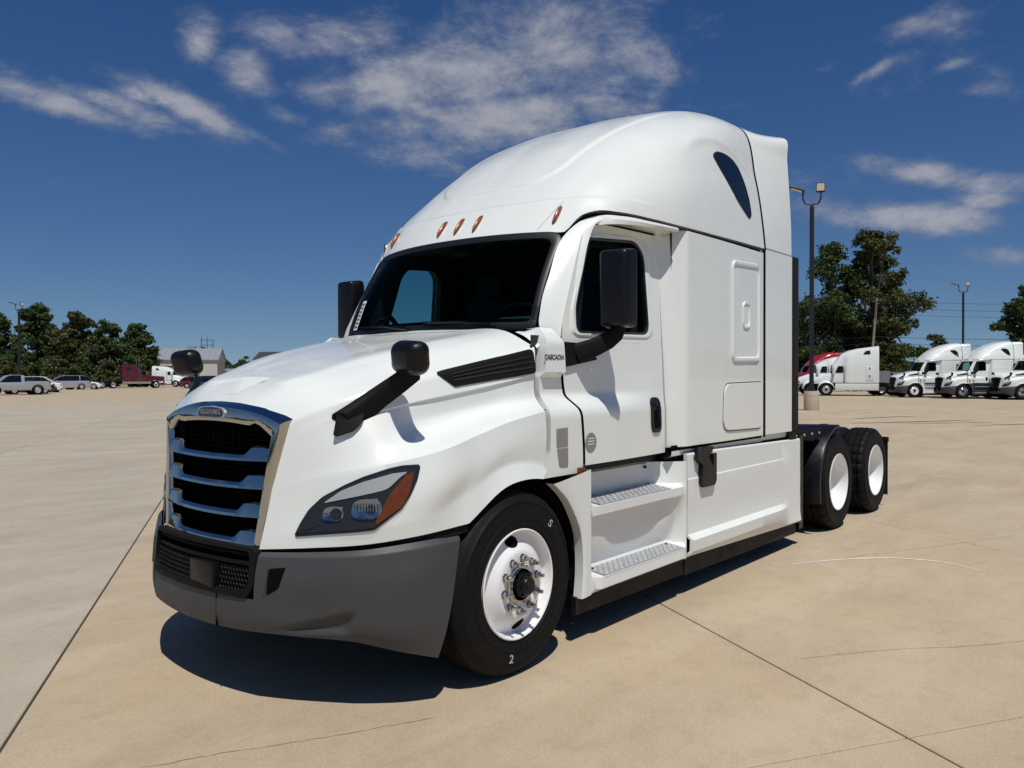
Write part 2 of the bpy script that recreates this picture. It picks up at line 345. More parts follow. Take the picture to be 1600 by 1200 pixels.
cpos = Vector((-2.1, -3.96, 0)); vdir = Vector((d.x, d.y, 0)).normalized(); vr = Vector((r0.x, r0.y, 0))
for a in range(NL0, NL1):
    for b in range(NT0, NT1):
        c = JN*(S0+SW*(a+.5))+JU*(T0+SLn*(b+.5))
        g = .0035 if (a, b) else .0035
        if slab_mesh is None:
            hx, hy = SW/2-.0065, SLn/2-.004; sm = MB(); e = .004
            V = []
            for zz, k in ((-.014, 0), (-.004, 0), (0, e)):
                V += [tuple(JN*sx*(hx-k)+JU*sy*(hy-k)+Vector((0, 0, zz))) for sx, sy in ((-1, -1), (1, -1), (1, 1), (-1, 1))]
            F = [(8, 9, 10, 11)]+[(l*4+i, l*4+(i+1) % 4, l*4+4+(i+1) % 4, l*4+4+i) for l in (0, 1) for i in range(4)]
            o = sm.add(V, F).build('slab', M['concrete'], lot, smooth=False); slab_mesh = o.data
        else:
            o = link(bpy.data.objects.new('slab', slab_mesh), lot)
        o.location = c
        k = .975+.05*rng.random()
        if a < 0: o.color = (.93*k, 1.0*k, 1.12*k, 1)
        else: o.color = (k*(1+.02*rng.random()), k, k*(.985+.02*rng.random()), 1)
# pale scuff curving across the slabs
sc = MB(); arc = spline([(4.75, -1.42), (5.25, -1.72), (5.60, -2.1), (5.66, -2.45), (5.5, -2.72)], 8)
G = []
for i, p in enumerate(arc):
    t = arc[min(i+1, len(arc)-1)]-arc[max(i-1, 0)]; t /= np.linalg.norm(t); nrm = np.array([-t[1], t[0]]); w = .017*(.4+.6*math.sin(math.pi*i/(len(arc)-1)))*(.7+.6*rng.random())
    G.append([(*(p+nrm*w), .003), (*(p-nrm*w), .003)])
sc.grid(np.array(G)).build('scuff_mark', principled('pale_scuff', (.68, .62, .52), .9), smooth=False)['kind'] = 'structure'

# old fluid stains on the far side of the lot
for bx_, dist, ln, wd, an in ((.504, 28, 2.6, .16, .35), (.54, 27.2, 1.6, .10, .2), (.47, 31, 2.2, .12, .5), (.64, 26.5, 2.0, .12, .3), (-.33, 33, 2.4, .2, -.5)):
    p = cpos+vdir*dist+vr*(bx_*dist); a_ = YAW-math.pi/2+an; n_ = 22; V = []
    for k_ in range(n_):
        t = 2*math.pi*k_/n_; q = 1+.35*rng.normal()*.5; V.append((p.x+math.cos(a_)*math.cos(t)*ln*q-math.sin(a_)*math.sin(t)*wd*q, p.y+math.sin(a_)*math.cos(t)*ln*q+math.cos(a_)*math.sin(t)*wd*q, .004))
    o = mesh_obj('stain', V, [tuple(range(n_))], M.setdefault('stain', principled('old_stain', (.13, .105, .08), .8)), None, smooth=False); o['kind'] = 'structure'
# hairline cracks wandering across the slabs
M['crack'] = principled('crack_dirt', (.27, .215, .15), .95)
for pts in (((-.70, -.56), (-.517, -.653), (-.289, -.76), (-.027, -.919), (.265, -1.072), (.592, -1.242)), ((2.5, -2.3), (2.775, -2.5), (3.076, -2.744), (3.345, -3.001), (3.688, -3.254), (4.1, -3.55)), ((5.38, -1.72), (6.0, -2.05), (6.70, -2.375), (7.4, -2.7))):
    P = spline([(x, y, 0) for x, y in pts], 9); P[1:-1, :2] += rng.normal(size=(len(P)-2, 2))*.0035; G = []
    for i, p in enumerate(P):
        t = P[min(i+1, len(P)-1)]-P[max(i-1, 0)]; t = t/np.linalg.norm(t); n_ = np.array((-t[1], t[0], 0)); w_ = .0022*(.3+rng.random()); G.append([tuple(p+n_*w_+np.array((0, 0, .002))), tuple(p-n_*w_+np.array((0, 0, .002)))])
    MB().grid(np.array(G)).build('crack', M['crack'], lot, smooth=False)

# ================================================================== THE WHITE SLEEPER TRUCK
# built in its own frame: x to the rear, -y the driver's side, z up, ground at 0
T = thing('semi_truck', 'large white sleeper truck parked in the foreground with chrome grille and dark grey bumper', 'semi truck', group='white sleeper cab trucks')
def mirror_obj(name, mb, mat, parent, **k):
    """the same part for both sides of the truck; returns (driver side, passenger side)"""
    return mb.build(name, mat, parent, **k), mb.mirrored().build(name, mat, parent, **k)

# ---- surfaces shared by several parts
ZL = [.95, 1.05, 1.40, 1.44, 1.52, 1.66, 1.9, 2.3, 2.66, 2.8]
SX = {1.55: [-1.165, -1.165, -1.17, -1.155, -1.065, -1.065, -1.06, -1.0, -.96, -.95], 1.90: [-1.165, -1.165, -1.17, -1.155, -1.07, -1.07, -1.062, -1.01, -.965, -.95],
      2.35: [-1.165, -1.165, -1.167, -1.155, -1.09, -1.085, -1.075, -1.03, -.995, -.985], 2.8: [-1.15, -1.15, -1.142, -1.135, -1.115, -1.10, -1.09, -1.055, -1.025, -1.01],
      3.10: [-1.13, -1.13, -1.125, -1.12, -1.115, -1.11, -1.095, -1.07, -1.04, -1.02]}
_xs = np.linspace(1.5, 3.15, 84); _zs = np.linspace(.95, 2.8, 190)
_cols = np.array([np.interp(_zs, ZL, SX[k]) for k in sorted(SX)])
_tab = np.array([[np.interp(x, sorted(SX), _cols[:, j]) for j in range(len(_zs))] for x in _xs])
for _ in range(3): _tab[:, 1:-1] = (_tab[:, :-2]+2*_tab[:, 1:-1]+_tab[:, 2:])/4
def cab_y(x, z):
    fx = np.clip((x-1.5)/(3.15-1.5)*83, 0, 82.999); fz = np.clip((z-.95)/(2.8-.95)*189, 0, 188.999); i, j_ = int(fx), int(fz); a, b = fx-i, fz-j_
    return (_tab[i, j_]*(1-a)+_tab[i+1, j_]*a)*(1-b)+(_tab[i, j_+1]*(1-a)+_tab[i+1, j_+1]*a)*b
def cab_pt(x, z, off=0.): return (x, cab_y(x, z)-off, z)

# ---- hood and fenders (driver half, then mirrored)
HR = [  # rows run grille -> cowl
 [(.205, 0, 1.495), (.35, 0, 1.595), (.56, 0, 1.672), (.85, 0, 1.757), (1.1, 0, 1.815), (1.3, 0, 1.855), (1.48, 0, 1.895), (1.66, 0, 1.945)],
 [(.206, -.16, 1.493), (.345, -.22, 1.594), (.556, -.26, 1.669), (.845, -.32, 1.752), (1.093, -.36, 1.808), (1.293, -.385, 1.848), (1.475, -.40, 1.888), (1.655, -.41, 1.935)],
 [(.212, -.30, 1.482), (.35, -.42, 1.588), (.55, -.50, 1.660), (.83, -.62, 1.738), (1.08, -.70, 1.790), (1.28, -.755, 1.828), (1.46, -.78, 1.868), (1.645, -.80, 1.912)],
 [(.24, -.574, 1.405), (.335, -.695, 1.476), (.53, -.83, 1.562), (.865, -.90, 1.631), (1.105, -.94, 1.686), (1.295, -.972, 1.732), (1.47, -1.015, 1.773), (1.63, -1.04, 1.808)],
 [(.222, -.557, 1.32), (.338, -.722, 1.405), (.53, -.862, 1.455), (.845, -.93, 1.516), (1.10, -.965, 1.555), (1.29, -1.005, 1.588), (1.46, -1.045, 1.62), (1.61, -1.06, 1.651)],
 [(.221, -.556, 1.316), (.338, -.723, 1.400), (.531, -.860, 1.449), (.847, -.918, 1.508), (1.102, -.953, 1.547), (1.292, -.992, 1.58), (1.461, -1.032, 1.612), (1.61, -1.048, 1.643)],
 [(.205, -.545, 1.225), (.328, -.735, 1.30), (.515, -.905, 1.36), (.85, -.925, 1.412), (1.105, -.955, 1.448), (1.29, -.995, 1.475), (1.45, -1.045, 1.497), (1.605, -1.062, 1.512)],
 [(.181, -.525, 1.10), (.312, -.742, 1.17), (.475, -.968, 1.222), (.725, -1.112, 1.290), (1.01, -1.125, 1.360), (1.25, -1.135, 1.411), (1.43, -1.142, 1.43), (1.587, -1.130, 1.449)],
 [(.178, -.523, 1.08), (.308, -.743, 1.15), (.466, -.980, 1.20), (.70, -1.158, 1.262), (1.0, -1.170, 1.333), (1.24, -1.172, 1.387), (1.43, -1.165, 1.413), (1.585, -1.152, 1.432)],
 [(.160, -.508, .96), (.287, -.735, .985), (.440, -.998, 1.02), (.66, -1.172, 1.075), (.97, -1.190, 1.18), (1.23, -1.190, 1.25), (1.40, -1.183, 1.275), (1.575, -1.168, 1.285)],
 [(.142, -.493, .85), (.26, -.72, .87), (.42, -.99, .905), (.62, -1.145, .945), (.885, -1.182, 1.04), (1.20, -1.184, 1.156), (1.38, -1.180, 1.158), (1.555, -1.168, 1.125)],
 [(.131, -.482, .783), (.25, -.708, .80), (.42, -.98, .828), (.60, -1.125, .858), (.884, -1.195, .886), (1.184, -1.215, 1.05), (1.356, -1.215, 1.066), (1.5, -1.207, 1.052)],
]
def _near(i, j_, f):      # an extra row close to row i, towards row j
    return [tuple(np.array(p)+(np.array(q)-np.array(p))*f) for p, q in zip(HR[i], HR[j_])]
_up, _dn = _near(3, 2, .09), _near(3, 4, .16)
HR[3] = [tuple(np.array(p)*.5+(np.array(a)+np.array(b))*.25) for p, a, b in zip(HR[3], _up, _dn)]
HR.insert(4, _dn); HR.insert(3, _up)
HR.append([(x+.01, y+.05, z+.012) for x, y, z in HR[-1]])
HG = patch(HR, nu=14, nv=7, sharp_rows=(3, 5, 6, 7, 10, 12, 13), row_sharp={13: (4,), 14: (4,)})
qx = HG[..., 0]-(.40-.10*np.clip(-HG[..., 1]/.4, 0, 1)**2); qy = HG[..., 1]+np.interp(HG[..., 0], [.3, .55, .85, 1.1, 1.5], [.42, .50, .60, .66, .72]); rc = .16
_in = np.where((qx < rc) & (qy < rc), rc-np.hypot(rc-qx, rc-qy), np.minimum(qx, qy)); HG[..., 2] += .010*np.clip(_in/.014+.5, 0, 1)*np.clip((1.55-HG[..., 0])/.3, 0, 1)
# the shoulder crease is a small step, as on the panel
hood = MB().grid(HG).both()
hood_o = hood.build('hood', M['white'], T, ang=26, doubles=True)
bvh = BVHTree.FromPolygons([Vector(v) for v in MB().grid(HG).V], MB().grid(HG).F)
def hood_from(dirv, uax):
    """point on the driver side of the hood: cast along dirv from a plane with axes (uax, z)"""
    dv = Vector(dirv).normalized(); ua = Vector(uax).normalized()
    def fn(u, v, off=0.):
        o = ua*u+Vector((0, 0, v))-dv*6; h = bvh.ray_cast(o, dv)
        if h[0] is None:
            h = bvh.find_nearest(ua*u+Vector((0, 0, v)))
        n = h[1] if h[1].dot(dv) < 0 else -h[1]
        return h[0]+n*off
    return fn
side = hood_from((0, 1, 0), (1, 0, 0))
# seam strip under the hood edge and black liner behind the grille and in the arch
b = MB()
G = spline([HR[13][k] for k in range(5)], 8)
b.grid(np.array([[(x+.012, y+.02, z+.006) for x, y, z in G], [(x+.008, y+.014, z-.045) for x, y, z in G]]))
mirror_obj('hood_seam', b, M['matt_black'], T)
w = MB()
arcp = [(1.27+.66*math.cos(t), .50+.60*math.sin(t)) for t in np.linspace(R(-12), R(205), 26)]
w.grid(np.array([[(x, -1.10, z) for x, z in arcp], [(x, -.62, z) for x, z in arcp]]))
mirror_obj('wheel_arch_liner', w, M['matt_black'], T)
k = MB(); k.box((.32, -.56, .45), (.40, .56, 1.40)); k.box((.40, -.60, .40), (2.0, .60, 1.30)); k.build('engine_bay', M['slot'], T, smooth=False)

# ---- grille: chrome surround, four blades, black mesh
def gx(y, z, off=0.):      # front plane of the grille: raked and slightly bowed
    cz = .135+(z-.78)*.092
    hw = .482+(z-.78)*.146
    return cz-.0+.045*(y/hw)**2-.022-off
def ghw(z): return .482+(z-.783)*.1465
gs = MB()
top_out = [(y, 1.488-.078*(abs(y)/.574)**2.8) for y in np.linspace(-.574, .574, 25)]
outer = [(-ghw(z), z) for z in np.linspace(.783, 1.38, 12)]+top_out+[(ghw(z), z) for z in np.linspace(1.38, .783, 12)]
def inner_of(y, z):
    hw = ghw(z)
    return None
top_in = [(y, 1.392-.034*(abs(y)/.50)**2-(.0 if abs(y) < .33 else -.022*min(1, (abs(y)-.33)/.04) if abs(y) < .40 else -.022+.05*(abs(y)-.40)/.10)) for y in np.linspace(-.50, .50, 25)]
inner = [(-(ghw(z)-.062), z) for z in np.linspace(.783, 1.33, 12)]+top_in+[(ghw(z)-.062, z) for z in np.linspace(1.33, .783, 12)]
Gr = []
for off, which, t in ((-.05, 'o', -.22), (-.012, 'o', -.06), (.002, 'o', 0), (.016, 'm', .12), (.020, 'm', .45), (.016, 'm', .88), (.002, 'i', 1), (-.02, 'i', 1.05)):
    Gr.append([(gx(yo*(1-t)+yi*t, zo*(1-t)+zi*t, off), yo*(1-t)+yi*t, zo*(1-t)+zi*t) for (yo, zo), (yi, zi) in zip(outer, inner)])
gs.grid(np.array(Gr)); surround = gs.build('grille_surround', M['chrome'], T, ang=30)
back = MB(); back.grid(np.array([[(gx(y, z, -.10), y, z) for y in np.linspace(-ghw(z), ghw(z), 14)] for z in np.linspace(.76, 1.44, 10)])); back.build('grille_backing', M['slot'], T)
ribs = MB()
for y in np.linspace(-.40, .40, 17):
    ribs.box((gx(y, 1.1, -.095), y-.004, .80), (gx(y, 1.1, -.078), y+.004, 1.36))
for z in np.linspace(.82, 1.36, 22):
    ribs.box((gx(0, z, -.08), -.45, z-.0025), (gx(0, z, -.064), .45, z+.0025))
rb = ribs.build('grille_mesh', M['slot'], T, smooth=False); rb['kind'] = 'stuff'
for zb in (1.232, 1.092, .950, .812):
    m = MB(); rows = []
    ys = np.r_[np.linspace(-1, -.62, 9), np.linspace(-.58, .58, 25), np.linspace(.62, 1, 9)]
    for u in ys:
        hw = ghw(zb)-.052; y = u*hw; a = abs(u)
        tall = .020+.062*np.clip((a-.60)/.12, 0, 1)-.010*np.clip((a-.85)/.15, 0, 1)   # blades widen into the ears at each end
        x0 = gx(y, zb); zc = zb-.012+.010*a*a
        rows.append([(x0-.006, y, zc-.020), (x0-.020, y, zc-.016), (x0-.017, y, zc-.002), (x0-.002, y, zc+tall*.62), (x0+.014, y, zc+tall*.74), (x0+.05, y, zc+tall*.62), (x0+.05, y, zc-.018)])
    m.grid(np.array(rows), closed_u=True); m.build('grille_blade', M['chrome'], T, ang=28)
# badge
bd = MB(); outl = rounded([(-.098, 1.432), (.098, 1.432), (.112, 1.455), (.085, 1.474), (0, 1.480), (-.085, 1.474), (-.112, 1.455)], .015, 3)
fb = lambda y, z, off=0.: (gx(y, z, .024+off), y, z)
conform(bd, [(y*1.30, (z-1.456)*1.36+1.449) for y, z in outl], fb, .002, .02, rings=2); badge = bd.build('badge', M['dull_chrome'], T, ang=40)
outl = [(y*1.15, (z-1.456)*1.08+1.450) for y, z in outl]; bd = MB(); conform(bd, outl, fb, .006, .006, rings=2); bd.build('badge_plate', M['navy'], badge)
V, F = text_mesh('FREIGHTLINER', .034, -.0002, .0012, .93); tm = MB(); tm.add([(gx(-v.x, 1.455, .032)-v.z, -v.x*1.02, 1.449+v.y*1.12) for v in V], F); tm.build('badge_lettering', M['badge_grey'], badge, smooth=False)

# ---- bumper
BP = [  # rows from top to bottom, stations along the plan from the intake outward and back to the wheel
 [(.130, -.50, .772), (.248, -.73, .783), (.398, -.985, .806), (.57, -1.105, .826), (.835, -1.165, .835)],
 [(.112, -.50, .752), (.232, -.75, .764), (.390, -1.010, .784), (.565, -1.132, .802), (.828, -1.186, .811)],
 [(.095, -.50, .66), (.210, -.755, .665), (.372, -1.012, .672), (.55, -1.148, .68), (.800, -1.19, .685)],
 [(.085, -.50, .53), (.200, -.745, .535), (.352, -.994, .54), (.535, -1.138, .52), (.762, -1.19, .50)],
 [(.085, -.50, .44), (.195, -.73, .425), (.345, -.965, .405), (.53, -1.122, .37), (.725, -1.180, .35)],
 [(.098, -.50, .385), (.205, -.715, .378), (.350, -.925, .362), (.525, -1.088, .30), (.690, -1.165, .245)],
 [(.20, -.50, .385), (.28, -.69, .378), (.40, -.88, .362), (.55, -1.02, .31), (.690, -1.10, .245)]]
BG = patch(BP, nu=16, nv=10, sharp_rows=(1, 5), sharp_cols=())
# pressed pocket on each corner: everything below a rising line and inboard of the corner crease sits back
for jn in range(BG.shape[0]):
    for i in range(BG.shape[1]):
        x, y, z = BG[jn, i]; line = .415+max(0, (-y-.60))*.30
        if z < line and jn < 51:
            t = min(1, (line-z)/.035); s = np.clip((.955+(z-.40)*.25+y)/.035, 0, 1)*np.clip((-y-.56)/.12, 0, 1)*np.clip((z-.385)/.055, 0, 1); t = t*t*(3-2*t); s = s*s*(3-2*s); BG[jn, i, 0] += .022*t*s; BG[jn, i, 1] += .016*t*s
bm_ = MB().grid(BG).both()
cby = np.linspace(-.50, .50, 25); cbx = .030+.055*(cby/.5)**2
CB = [[(x+o_, y, z-(.012*(1-(y/.5)**2) if z < .39 else 0)) for x, y in zip(cbx, cby)] for o_, z in ((.006, .545), (0, .47), (.002, .425), (.013, .385), (.13, .385))]
bm_.grid(np.stack([spline(np.array(CB)[:, k_], 4, (3,)) for k_ in range(25)], axis=1))
bump = bm_.build('bumper', M['bumper'], T, ang=40)
bf = BVHTree.FromPolygons([Vector(v) for v in bm_.V], bm_.F)
def bump_pt(y, z, off=0.):
    h = bf.ray_cast(Vector((-3, y, z)), Vector((1, 0, 0)))
    return Vector((h[0].x-off, y, z)) if h[0] is not None else Vector((.1-off, y, z))
for s in (-1, 1):
    m = MB(); conform(m, [(s*p, q) for p, q in rounded([(.568, .700), (.652, .712), (.628, .612), (.568, .572)], .008, 3)], bump_pt, .003, 0, rings=4, n=40); m.build('bumper_slot', M['slot'], bump)
    m = MB()
    G = [bump_pt(s*.556, q, .003) for q in np.linspace(.575, .705, 8)]; m.tube(G, .006, 6); m.build('slot_trim', M['bumper'], bump)
# intake between the bumper halves
it = MB(); fi = lambda y, z, off=0.: (.046+.058*(y/.5)**2+.10*(z-.55)-off, y, z)
shape = rounded([(-.488, .792), (-.498, .62), (-.455, .545), (.455, .545), (.498, .62), (.488, .792)], .03, 4)
inn = rounded([(-.458, .775), (-.466, .63), (-.43, .572), (.43, .572), (.466, .63), (.458, .775)], .025, 4)
A, B_ = resample(shape, 120), resample(inn, 120)
it.grid(np.array([[fi(*p, -.06) for p in A], [fi(*p, .022) for p in A], [fi(*p, .026) for p in B_], [fi(*p, -.08) for p in B_]]), closed_u=True)
intake = it.build('lower_intake', M['matt_black'], T, ang=30)
m = MB(); conform(m, inn, fi, -.07, rings=3, n=60); m.build('intake_backing', M['slot'], intake)
m = MB(); m.grid(np.array([[(fi(y, z)[0]-o_, y, z) for y in np.linspace(-.46, .46, 21)] for z, o_ in ((.700, -.05), (.702, .008), (.720, .008), (.722, -.05))])); m.build('intake_bar', M['matt_black'], intake)
m = MB()
for iy in range(-23, 24):
    for iz in range(9):
        y = iy*.0225+(iz % 2)*.0112; z = .588+iz*.0235
        if abs(y) > .455 or (abs(y+.11) < .13 and z < .70) or .695 < z < .73: continue
        x = fi(y, z)[0]-.006; r1, r2 = .0148, .0098
        for k_ in range(6):
            a0, a1 = R(60*k_+30), R(60*k_+90)
            m.add([(x, y+r1*math.cos(a0), z+r1*math.sin(a0)), (x, y+r1*math.cos(a1), z+r1*math.sin(a1)), (x+.008, y+r2*math.cos(a1), z+r2*math.sin(a1)), (x+.008, y+r2*math.cos(a0), z+r2*math.sin(a0))], [(0, 1, 2, 3)])
hm = m.build('hex_mesh', M['black'], intake, smooth=False); hm['kind'] = 'stuff'
m = MB(); m.box((.027, -.222, .565), (.10, .002, .695), .014); m.build('radar_sensor', M['black'], intake)
m = MB(); m.box((.0408, -.2327, .376), (.06, -.2312, .545)); m.build('bumper_seam', M['slot'], bump)

# ---- headlights: swept lamp with light bar, two reflectors and amber indicator
HD = (.62, .79, 0); HU = (.79, -.62, 0)     # looking square at the corner
hl = hood_from(HD, HU)
def hp(x, y, z): return (x*HU[0]+y*HU[1], z)
HL = [(.571, .852), (.601, .916), (.643, .985), (.708, 1.048), (.814, 1.108), (.905, 1.150), (1.02, 1.188), (1.089, 1.203), (1.178, 1.206),
      (1.160, 1.134), (1.124, 1.057), (1.082, .995), (.953, .896)]
for_s = []
def lampset(mir):
    def bld(mb, name, mat, par, **k_):
        return (mb.mirrored() if mir else mb).build(name, mat, par, **k_)
    outline = rounded(HL, .012, 3)
    m = MB(); conform(m, outline, hl, .006, .006, rings=8, n=90); lamp = bld(m, 'headlight', M['seal'], T)
    c = np.mean(resample(outline, 90), 0)
    ins = [tuple(c+(np.array(p)-c)*np.array((.955, .90))) for p in outline]
    m = MB(); conform(m, ins, hl, .008, 0, rings=8, n=90); bld(m, 'lamp_housing', M['lamp_dark'], lamp)
    q = lambda *pts: [hp(*p) for p in pts]
    m = MB(); conform(m, rounded([(.715, 1.018), (.80, 1.080), (.905, 1.125), (1.042, 1.164), (1.118, 1.172), (1.079, 1.147), (1.027, 1.098), (1.0, 1.085), (.882, 1.057)], .008, 3), hl, .012, .006, rings=4, n=60); bld(m, 'light_bar', M['lamp_white'], lamp)
    m = MB(); conform(m, rounded([(1.145, 1.175), (1.124, 1.078), (1.088, 1.010), (.960, .920), (.967, .962), (1.032, 1.073), (1.107, 1.158)], .010, 3), hl, .012, .006, rings=5, n=60); bld(m, 'turn_signal', M['amber_deep'], lamp)
    for u0_, v0_, rw, rh in ((.918, .996, .066, .048), (.762, .969, .046, .036)):
        ring = lambda s_: [(u0_+rw*s_*(math.copysign(abs(math.cos(t))**.7, math.cos(t)))+.012*math.sin(t), v0_+rh*s_*math.copysign(abs(math.sin(t))**.7, math.sin(t))) for t in np.linspace(0, 2*math.pi, 32, endpoint=False)]
        m = MB(); m.grid(np.array([[tuple(hl(*p, o_)) for p in ring(s_)] for s_, o_ in ((1.08, .010), (1.0, .016), (.86, .014), (.45, .0095), (.02, .009))]), closed_u=True)
        rf = bld(m, 'reflector', M['lamp_silver'], lamp)
        k_ = 1 if rw < .05 else .62
        m = MB(); conform(m, [(u0_+rw*.28+rw*.52*k_*math.cos(t), v0_-rh*.05+rh*.72*k_*math.sin(t)) for t in np.linspace(0, 2*math.pi, 24, endpoint=False)], hl, .0165, 0, rings=2); bld(m, 'projector', M['lamp_dark'], rf)
    m = MB()
    uq, vq = .915, .985
    for kx in range(-4, 5):
        pts = [hl(uq+kx*.0125, vq+dv, .019) for dv in (.002, .018, .036)]; m.tube(pts, .0022, 4)
    bld(m, 'lamp_prism', M['lamp_silver'], lamp)
    m = MB(); conform(m, rounded([(.60, .880), (.625, .915), (.69, .935), (.71, .922), (.66, .895)], .006, 2), hl, .011, 0, rings=3, n=30); bld(m, 'lamp_trim', M['lamp_dark'], lamp)
    ins2 = [tuple(c+(np.array(p)-c)*np.array((.975, .94))) for p in outline]
    m = MB(); conform(m, ins2, hl, .018, 0, rings=8, n=90); bld(m, 'lamp_lens', M['lens'], lamp)
lampset(False); lampset(True)

# ---- hood side vent
V0 = [(.935, 1.650), (.985, 1.664), (1.585, 1.792), (1.607, 1.785), (1.612, 1.662), (1.595, 1.652), (1.07, 1.582), (1.04, 1.576)]
vp = rounded(V0, .010, 3)
m = MB(); conform(m, vp, side, .007, .008, rings=6, n=90); a_, b_ = mirror_obj('hood_vent', m, M['matt_black'], T)
m = MB()
for t in (.25, .48, .71):
    pts = [side(1.03+ (1.60-1.03)*s_, (1.595+.062*s_)+(t)*(.074+.062*s_), .008) for s_ in np.linspace(.0, .97, 12)]; m.tube(pts, .005, 5)
m.build('vent_slat', M['seal'], a_); m.mirrored().build('vent_slat', M['seal'], b_)
# crease shadow-gap under the vent running to the mirror foot is part of the hood; small raised wedge on the nose
m = MB(); P = [Vector(p) for p in ((.235, -.045, 1.525), (.315, -.045, 1.580), (.335, .12, 1.588))]
def hood_top(x, y, off=0.):
    bb = bvh.ray_cast(Vector((x, -abs(y)-1e-4, 4)), Vector((0, 0, -1)))[0]; return Vector((x, y, bb.z+off))
q0, q1, q2, q3 = hood_top(.262, .045, .001), hood_top(.268, -.045, .001), hood_top(.375, .03, .028), hood_top(.40, -.19, .001)
m.add([q0, q1, q2, q3], [(0, 1, 2), (1, 3, 2), (0, 2, 3)]); m.build('washer_nozzle', M['white'], T, smooth=False)

# ---- hood mirrors
def rbox(c, s, bev, seg=4, mat=None):
    bm = bmesh.new(); bmesh.ops.create_cube(bm, size=1, matrix=Matrix.Diagonal((*s, 1)))
    bmesh.ops.bevel(bm, geom=bm.edges[:], offset=bev, segments=seg, profile=.55, affect='EDGES')
    X = Matrix.Translation(c) @ (mat if mat else Matrix()); return bm, X
m = MB(); G = []
path = [((.40, -.785, 1.395), .135, .09), ((.47, -.825, 1.45), .125, .085), ((.565, -.885, 1.535), .11, .07), ((.62, -.97, 1.605), .105, .06), ((.645, -1.045, 1.66), .10, .06)]
up = Vector((-.35, -.15, .93)).normalized()
for p, h_, t_ in path:
    p = Vector(p); o_ = Vector((.45, -.89, 0)).normalized()
    G.append([tuple(p+up*h_*.5*math.copysign(abs(math.sin(t))**.5, math.sin(t))+o_*t_*.5*math.copysign(abs(math.cos(t))**.5, math.cos(t))) for t in np.linspace(0, 2*math.pi, 20, endpoint=False)])
m.grid(np.array(G), closed_u=True); m.F.append(tuple(range(20)))
foot = MB(); conform(foot, rounded([(.365, 1.335), (.435, 1.365), (.475, 1.405), (.50, 1.452), (.44, 1.475), (.395, 1.462)], .010, 3), side, .030, .05, rings=4, n=40)
m.add(foot.V, foot.F)
hma = mirror_obj('hood_mirror', m, M['matt_black'], T, ang=40)
m = MB(); bm, X = rbox(Vector((.588, -1.07, 1.728)), (.125, .235, .178), .064, 5, Matrix.Rotation(R(-8), 4, 'Z') @ Matrix.Rotation(R(4), 4, 'X'))
for v in bm.verts:
    k_ = .5-v.co.x/.115; v.co.z *= .90+.10*(1-k_); v.co.y *= .90+.10*(1-k_)
    v.co.y += -.018*(v.co.z/.168) ; v.co.x += .01*(v.co.z < 0)
m.bm(bm, X); m.build('mirror_head', M['black'], hma[0], ang=60); m.mirrored().build('mirror_head', M['black'], hma[1], ang=60)

# ---- cowl beside the hood
def cowl_in(z): return np.interp(z, [1.04, 1.09, 1.19, 1.29, 1.41, 1.43, 1.50, 1.64, 1.655, 1.80, 1.86, 1.93], [1.515, 1.57, 1.60, 1.60, 1.60, 1.602, 1.625, 1.625, 1.635, 1.645, 1.66, 1.70])
def cowl_out(z): return np.interp(z, [1.04, 1.08, 1.20, 1.33, 1.43, 1.50, 1.60, 1.70, 1.85, 1.93], [1.885, 1.96, 1.955, 1.94, 1.925, 1.885, 1.865, 1.858, 1.85, 1.84])
zs = np.r_[np.linspace(1.045, 1.60, 34), np.linspace(1.615, 1.93, 22)]
def cowl_pt(x, z, off=0.):
    y = cab_y(x, z)
    if z > 1.60: y -= .040*np.clip((z-1.642)/.012, 0, 1)*np.clip((1.95-z)/.06, 0, 1)
    if z > 1.82: y += (z-1.82)*.55*np.clip((z-1.82)/.06, 0, 1)
    return (x, y-off, z)
m = MB(); m.grid(np.array([[cowl_pt(cowl_in(z)+.014+(cowl_out(z)-cowl_in(z)-.026)*t, z) for t in np.linspace(0, 1, 12)] for z in zs]))
g0 = m.V[:]; m.grid(np.array([[cowl_pt(cowl_in(z)+.014, z), (cowl_in(z)+.014, cab_y(1.7, z)+.08, z)] for z in zs]))
m.grid(patch([[(1.640, -1.050, 1.800), (1.66, -.945, 1.872), (1.665, -.86, 1.905)], [(1.74, -1.045, 1.88), (1.755, -.95, 1.915), (1.76, -.86, 1.925)], [(1.84, -1.0, 1.927), (1.82, -.935, 1.935), (1.80, -.86, 1.935)]], 5, 4))
cowl = mirror_obj('cowl_panel', m, M['white'], T, ang=28)
m = MB(); m.grid(np.array([[(1.60+.3*t, -1.02 if z > 1.45 else -1.13, z) for t in np.linspace(0, 1, 4)] for z in (1.03, 1.44, 1.46, 1.62, 1.80)])); mirror_obj('cowl_gap', m, M['slot'], T, smooth=False)
for o_, s in zip(cowl, (1, -1)):
    V, F = text_mesh('CASCADIA', .042, .0008, .0012, 1.0, .18); tm = MB(); tm.add([(1.733+s*v.x*.95, s*(cowl_pt(1.75, 1.748+v.y)[1]-.0015-v.z), 1.748+v.y) for v in V], F); tm.build('cowl_lettering', M['letter'], o_, smooth=False)
    for poly in ([(1.668, 1.325), (1.782, 1.329), (1.786, 1.216), (1.672, 1.213)], [(1.676, 1.206), (1.787, 1.208), (1.79, 1.09), (1.702, 1.095)]):
        t_ = MB(); conform(t_, poly, lambda x, z, off=0., s=s: (x, s*cowl_pt(x, z, off)[1], z), .002, .0, rings=2, n=24); t_.build('cowl_patch', M['grey_tape'], o_)
    t_ = MB(); t_.box((1.885, s*1.150, 1.030), (1.955, s*1.178, 1.078), .006); t_.build('side_marker', M['amber_deep'], o_)

